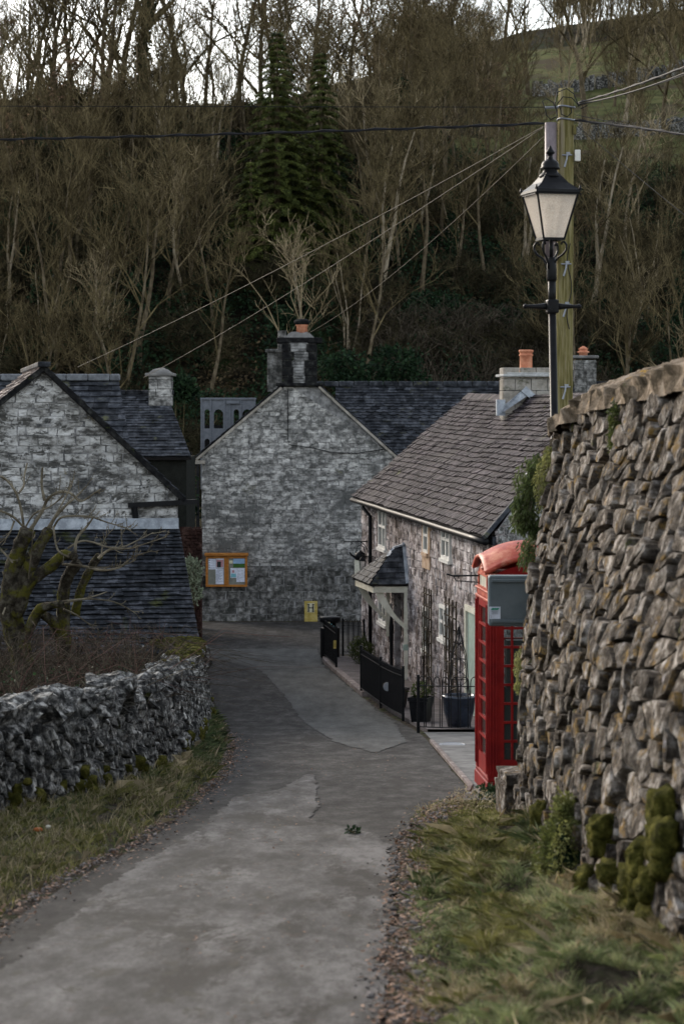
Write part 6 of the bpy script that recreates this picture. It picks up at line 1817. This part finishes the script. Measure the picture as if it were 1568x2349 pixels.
proto('bigivy', 'skyline_tree', 'bark', 'twig', 'ivy', seed=163, H=13, r0=.34, nb=(12, 8, 5), twr=.015, up=.55, spread=.6, first=.3, twigL=.8, ivy=5200)
def put(key, X, Y, s, rz, label, group, cat='tree'):
    name, t, c, l = PROTO[key]
    r = bpy.data.objects.new(name, None); C.objects.link(r); r.empty_display_size = .2
    r.location = (X, Y, land(X, Y) - .05); r.rotation_euler = (0, 0, rz); r.scale = (s, s, s)
    tag(r, label, cat, group)
    for nm, me in (('trunk', t), ('crown', c), ('foliage', l)):
        if me is None: continue
        o = bpy.data.objects.new(nm, me); C.objects.link(o); o.parent = r
    return r
rr = random.Random(2024)
LB = {'wood': ('bare brown woodland tree among many others on the hillside behind the village', 'bare woodland trees on the slope'),
      'pale': ('bare tree with pale trunk standing out on the dark wooded slope', 'pale trunked trees on the slope'),
      'cop': ('many stemmed bare coppice tree on the wooded slope', 'coppiced trees on the slope'),
      'shrub': ('bare twiggy shrub on the wooded slope behind the roofs', 'bare shrubs on the slope'),
      'leafy': ('tree still holding brown dead leaves on the wooded slope', 'brown leaved trees on the slope'),
      'ivyt': ('tree wrapped in dark green ivy on the wooded slope', 'ivy clad trees on the slope')}
def kindof(k): return ''.join(ch for ch in k if not ch.isdigit())
spots = []
def free(X, Y, d): return all((X-a)**2 + (Y-b)**2 > d*d for a, b in spots)
def in_view(X, Y, m=90): return -m < px_of(X, Y) < 1568 + m
n_ = 0
while n_ < 150:
    Y = 80 + 34*rr.random(); X = rr.uniform(-18.5, 19.5)
    if not in_view(X, Y) or not free(X, Y, 1.5): continue
    c = px_of(X, Y)
    if 840 < c < 1250 and Y < 92: continue
    if c > 1180 and Y > 103 and rr.random() < .6: continue
    if 500 < c < 815 and Y < 99: continue
    u = rr.random()
    k = 'wood%d' % rr.randrange(3) if u < .58 else 'pale' if u < .63 else 'pale1' if u < .68 else 'cop0' if u < .78 else 'cop1' if u < .86 else 'leafy' if u < .92 else 'ivyt'
    s = rr.uniform(.65, 1.0)*(.55 if c > 1130 and Y > 88 else 1)
    lab = LB[kindof(k)]; put(k, X, Y, s, rr.random()*6.28, *lab); spots.append((X, Y)); n_ += 1
n_ = 0
while n_ < 120:
    Y = 76 + 36*rr.random()**1.1; X = rr.uniform(-18, 19)
    if not in_view(X, Y): continue
    k = 'shrub%d' % (0 if rr.random() < .6 else 1); put(k, X, Y, rr.uniform(.6, 1.25), rr.random()*6.28, *LB['shrub'], cat='shrub'); n_ += 1
# skyline trees, traced one by one: column, distance, scale, kind
SKY = [(-40, 109, 'big0', .75), (60, 110, 'big1', .62), (118, 108, 'big1', .85), (165, 111, 'big0', .80), (235, 107, 'big1', .90), (275, 111, 'big0', .95), (345, 106, 'bigivy', 1.0), (425, 110, 'big0', .85), (470, 113, 'big0', .6), (540, 110, 'big2', .80), (590, 108, 'big2', .85),
       (640, 112, 'big2', .80), (705, 107, 'big2', .85), (790, 118, 'big2', .75), (860, 128, 'big2', .8), (930, 116, 'big1', 1.0), (985, 125, 'big2', .85), (1060, 135, 'big2', .7), (1130, 126, 'big0', .95), (1210, 150, 'big1', .7), (1340, 135, 'big0', .95), (1440, 140, 'big1', .7), (1520, 128, 'big0', .8), (1590, 120, 'big1', .8)]
nm_ = {'big0': 'tall bare tree', 'big1': 'tall forked bare tree', 'big2': 'tall tree with lingering brown leaves', 'bigivy': 'tall thick tree wrapped in ivy'}
for i, (c, Y, k, s) in enumerate(SKY):
    X = (c-CX)/F*Y
    where = 'against the white sky at the left' if c < 520 else 'on the skyline above the conifers' if c < 820 else 'on the skyline at the top middle' if c < 1200 else 'on the upper slope at the right'
    put(k, X, Y, s, i*1.9, nm_[k] + ' ' + where, 'tall trees along the skyline')
n_ = 0
while n_ < 190:    # upper slope, right
    Y = 116 + 84*rr.random(); X = rr.uniform(-2, 34); c = px_of(X, Y)
    if not (860 < c < 1640): continue
    if c < 1250 and Y > 165: continue
    z = land(X, Y); py = HY - F*z/Y
    if 116 < Y < 178 and c > 1130 and rr.random() < .86: continue
    k = ['wood0', 'wood1', 'wood2', 'pale', 'pale1', 'cop0'][rr.randrange(6)]
    put(k, X, Y, rr.uniform(.5, .85), rr.random()*6.28, 'bare brown tree high on the far slope at the upper right', 'trees on the far upper slope'); n_ += 1
# hand placed pale trunks seen in the photograph
for (c, Y, k, s, r_) in ((664, 83, 'pale', .95, .4), (855, 92, 'pale1', 1.05, 1.2), (905, 97, 'pale', 1.1, 2.2), (800, 88, 'cop1', .9, .3), (255, 86, 'pale', .6, 2.9), (430, 90, 'pale', .8, 3.3), (1350, 96, 'pale1', 1.0, .9), (1430, 99, 'pale', 1.0, 4.1), (1470, 94, 'cop1', 1.0, .2), (1180, 98, 'pale1', .9, 2.0), (120, 87, 'cop1', .85, 3.0)):
    put(k, (c-CX)/F*Y, Y, s, r_, *LB['pale'])
for i in range(20):    # low trees along the crest
    c = rr.uniform(-60, 900); Y = rr.uniform(108, 114)
    put(['cop0', 'cop1', 'wood0', 'wood2'][i % 4], (c-CX)/F*Y, Y, rr.uniform(.32, .6), rr.random()*6.28, 'small bare tree low on the crest below the tall skyline trees', 'small trees on the crest')
# conifers
def conifer(label, X, Y, H, wid, seed, h0=0):
    z0 = land(X, Y) - .1; t = thing('conifer', label, 'conifer', (X, Y, z0)); rr = random.Random(seed)
    mb = MB(); mb.tube([(X, Y, z0), (X, Y, z0+H*.6), (X, Y, z0+H)], [.18, .10, .02], 8); mb.build('trunk', M['bark'], t)
    mb = MB()
    z = .3
    while z < H - .05:
        f = 1 - z/H; rad = wid*(f**.85)*(1 + .22*nz(z*1.4, seed)) ; nbr = max(4, int(11*f + 3)); a0 = rr.random()*6.28
        for k in range(nbr):
            a = a0 + 2*pi*k/nbr + rr.uniform(-.2, .2); z_off = rr.uniform(-.1, .1); L_ = rad*rr.uniform(.65, 1.12) + .1; d = Vector((cos(a), sin(a), 0)); m = int(36 + 210*L_)
            for s in range(m):
                u = rr.random()**.65; wv = .30*L_*(1-u)+.10
                p = Vector((X, Y, z0+z)) + d*L_*u + Vector((0, 0, .20*L_*u - .42*L_*u*u)) + Vector((-d.y, d.x, 0))*rr.uniform(-wv, wv) + Vector((0, 0, rr.uniform(-.10, .02)))
                e = (d*.9 + Vector((-d.y, d.x, 0))*rr.uniform(-.8, .8) + Vector((0, 0, -.35 - rr.random()*.5))).normalized()
                leaf(mb, p, e, Vector((rr.gauss(0, .4), rr.gauss(0, .4), 1)).normalized(), rr.uniform(.07, .17), rr.uniform(.012, .026))
        z += .24 + .20*f
    mb.build('foliage', M['conifer'], t)
conifer('taller of two dark green conifers left of the chimney on the hillside', (636-CX)/F*93.5, 93.5, 10.6, 3.0, 1)
conifer('right hand conifer of the two, rounder and slightly shorter', (735-CX)/F*95, 95, 9.4, 2.4, 2)
conifer('low spreading conifer at the foot of the tallest one', (575-CX)/F*92, 92, 5.4, 1.35, 3)
# undergrowth
mb = MB(); m2_ = MB(); rr = random.Random(66)
for k in range(130000):
    Y = 76 + 38*rr.random(); X = rr.uniform(-19, 20)
    if not in_view(X, Y, 60): continue
    g = nz(X*.35, Y*.35, 9) + .32 - max(0, Y-98)*.02
    h = max(0, g + .2)*1.6
    p = Vector((X, Y, land(X, Y) + rr.random()*h + .03))
    (leaf)(mb if (g + rr.uniform(-.2, .2) > .05) else m2_, p, (rv(rr) + Vector((0, -.3, .2))).normalized(), (rv(rr) + Vector((0, -.6, .5))).normalized(), rr.uniform(.10, .24), rr.uniform(.03, .07))
tag(mb.build('ivy_undergrowth', M['ivy']), 'dark ivy and bramble covering the ground of the wooded slope', 'undergrowth', kind='stuff')
tag(m2_.build('leaf_undergrowth', M['bracken']), 'brown dead leaves and bracken covering the wooded slope', 'undergrowth', kind='stuff')
# brambly thicket and ivy mounds just behind the roofs
mb = MB(); rr = random.Random(67)
for k in range(46):
    c = rr.uniform(870, 1400); Y = rr.uniform(78, 92); X = (c-CX)/F*Y; z = land(X, Y)
    for s in range(60):
        p = Vector((X + rr.gauss(0, .5), Y + rr.gauss(0, .4), z)); d = Vector((rr.gauss(0, .6), rr.gauss(0, .4), 0)); h = rr.uniform(.6, 1.8)
        mb.tube([p, p + d*.4 + Vector((0, 0, h*.7)), p + d + Vector((0, 0, h)), p + d*1.6 + Vector((0, 0, h*.8))], [.013, .012, .010, .006], 3, cap=False)
tag(mb.build('bramble_thicket', M['twig_dark']), 'rounded mass of dark brown brambles behind the cottage chimney', 'brambles', kind='stuff')
for i, (c, py, Y, rx, rz_) in enumerate(((905, 835, 80, 1.0, .7), (790, 850, 79, .9, .7), (985, 700, 92, 1.3, .6), (290, 450, 98, .8, 1.3), (300, 520, 96, .7, .9), (110, 670, 90, .7, .8), (650, 740, 84, .5, .5), (400, 885, 74, .6, .35))):
    p = at(c, py, Y)
    plant('ivy_mound' if i != 7 else 'clipped_bush', ['glossy ivy mound just behind the slate ridge', 'ivy mound right beside the tall gable chimney', 'green ivy mound above the bramble thicket', 'upper ivy covered bush left of the conifers', 'lower ivy covered bush left of the conifers', 'green ivy bush far left on the slope', 'small ivy tuft beside the gable chimney pots', 'dark clipped bush beside the squat chimney'][i], 'ivy' if i != 7 else 'bush',
          (p.x, p.y, land(p.x, p.y)), [((p.x, p.y, p.z), (rx, rx*.7, rz_), 900), ((p.x+.3*rx, p.y+.2, p.z-rz_*.6), (rx*.9, rx*.6, rz_*.7), 500)], 'ivy', .17, .06, 80+i)
# dead grass bank left of the tall gable
mb = MB(); rr = random.Random(68)
for k in range(5000):
    c = rr.uniform(385, 700); Y = rr.uniform(73, 80); X = (c-CX)/F*Y; p = Vector((X, Y, land(X, Y)))
    blade(mb, p, rr.uniform(.3, .8), .012, rr, .35)
tag(mb.build('dead_grass', M['grass_dry']), 'tall dead grass stalks on the bank left of the gable chimney', 'grass', kind='stuff')
# field walls on the far meadow
for (row, Yf, lab) in (((1290, 1700), 126, 'lower dark dry stone field wall on the green slope'), ((1230, 1700), 150, 'upper dark dry stone field wall on the green slope')):
    mb = MB(); rq = random.Random(int(Yf)); c = row[0]; first = None
    while c < row[1]:
        X = (c-CX)/F*Yf; Yv = Yf + .02*(c-1300)*.5; p = Vector((X, Yv, land(X, Yv)))
        if first is None: first = p
        rock(mb, p + Vector((0, 0, .35)), (rq.uniform(.35, .6), .5, rq.uniform(.8, 1.15)), rq, 0, 2, .3, .8); c += 16
    tag(mb.build('field_wall', M['drystone'], org=first), lab, 'wall')
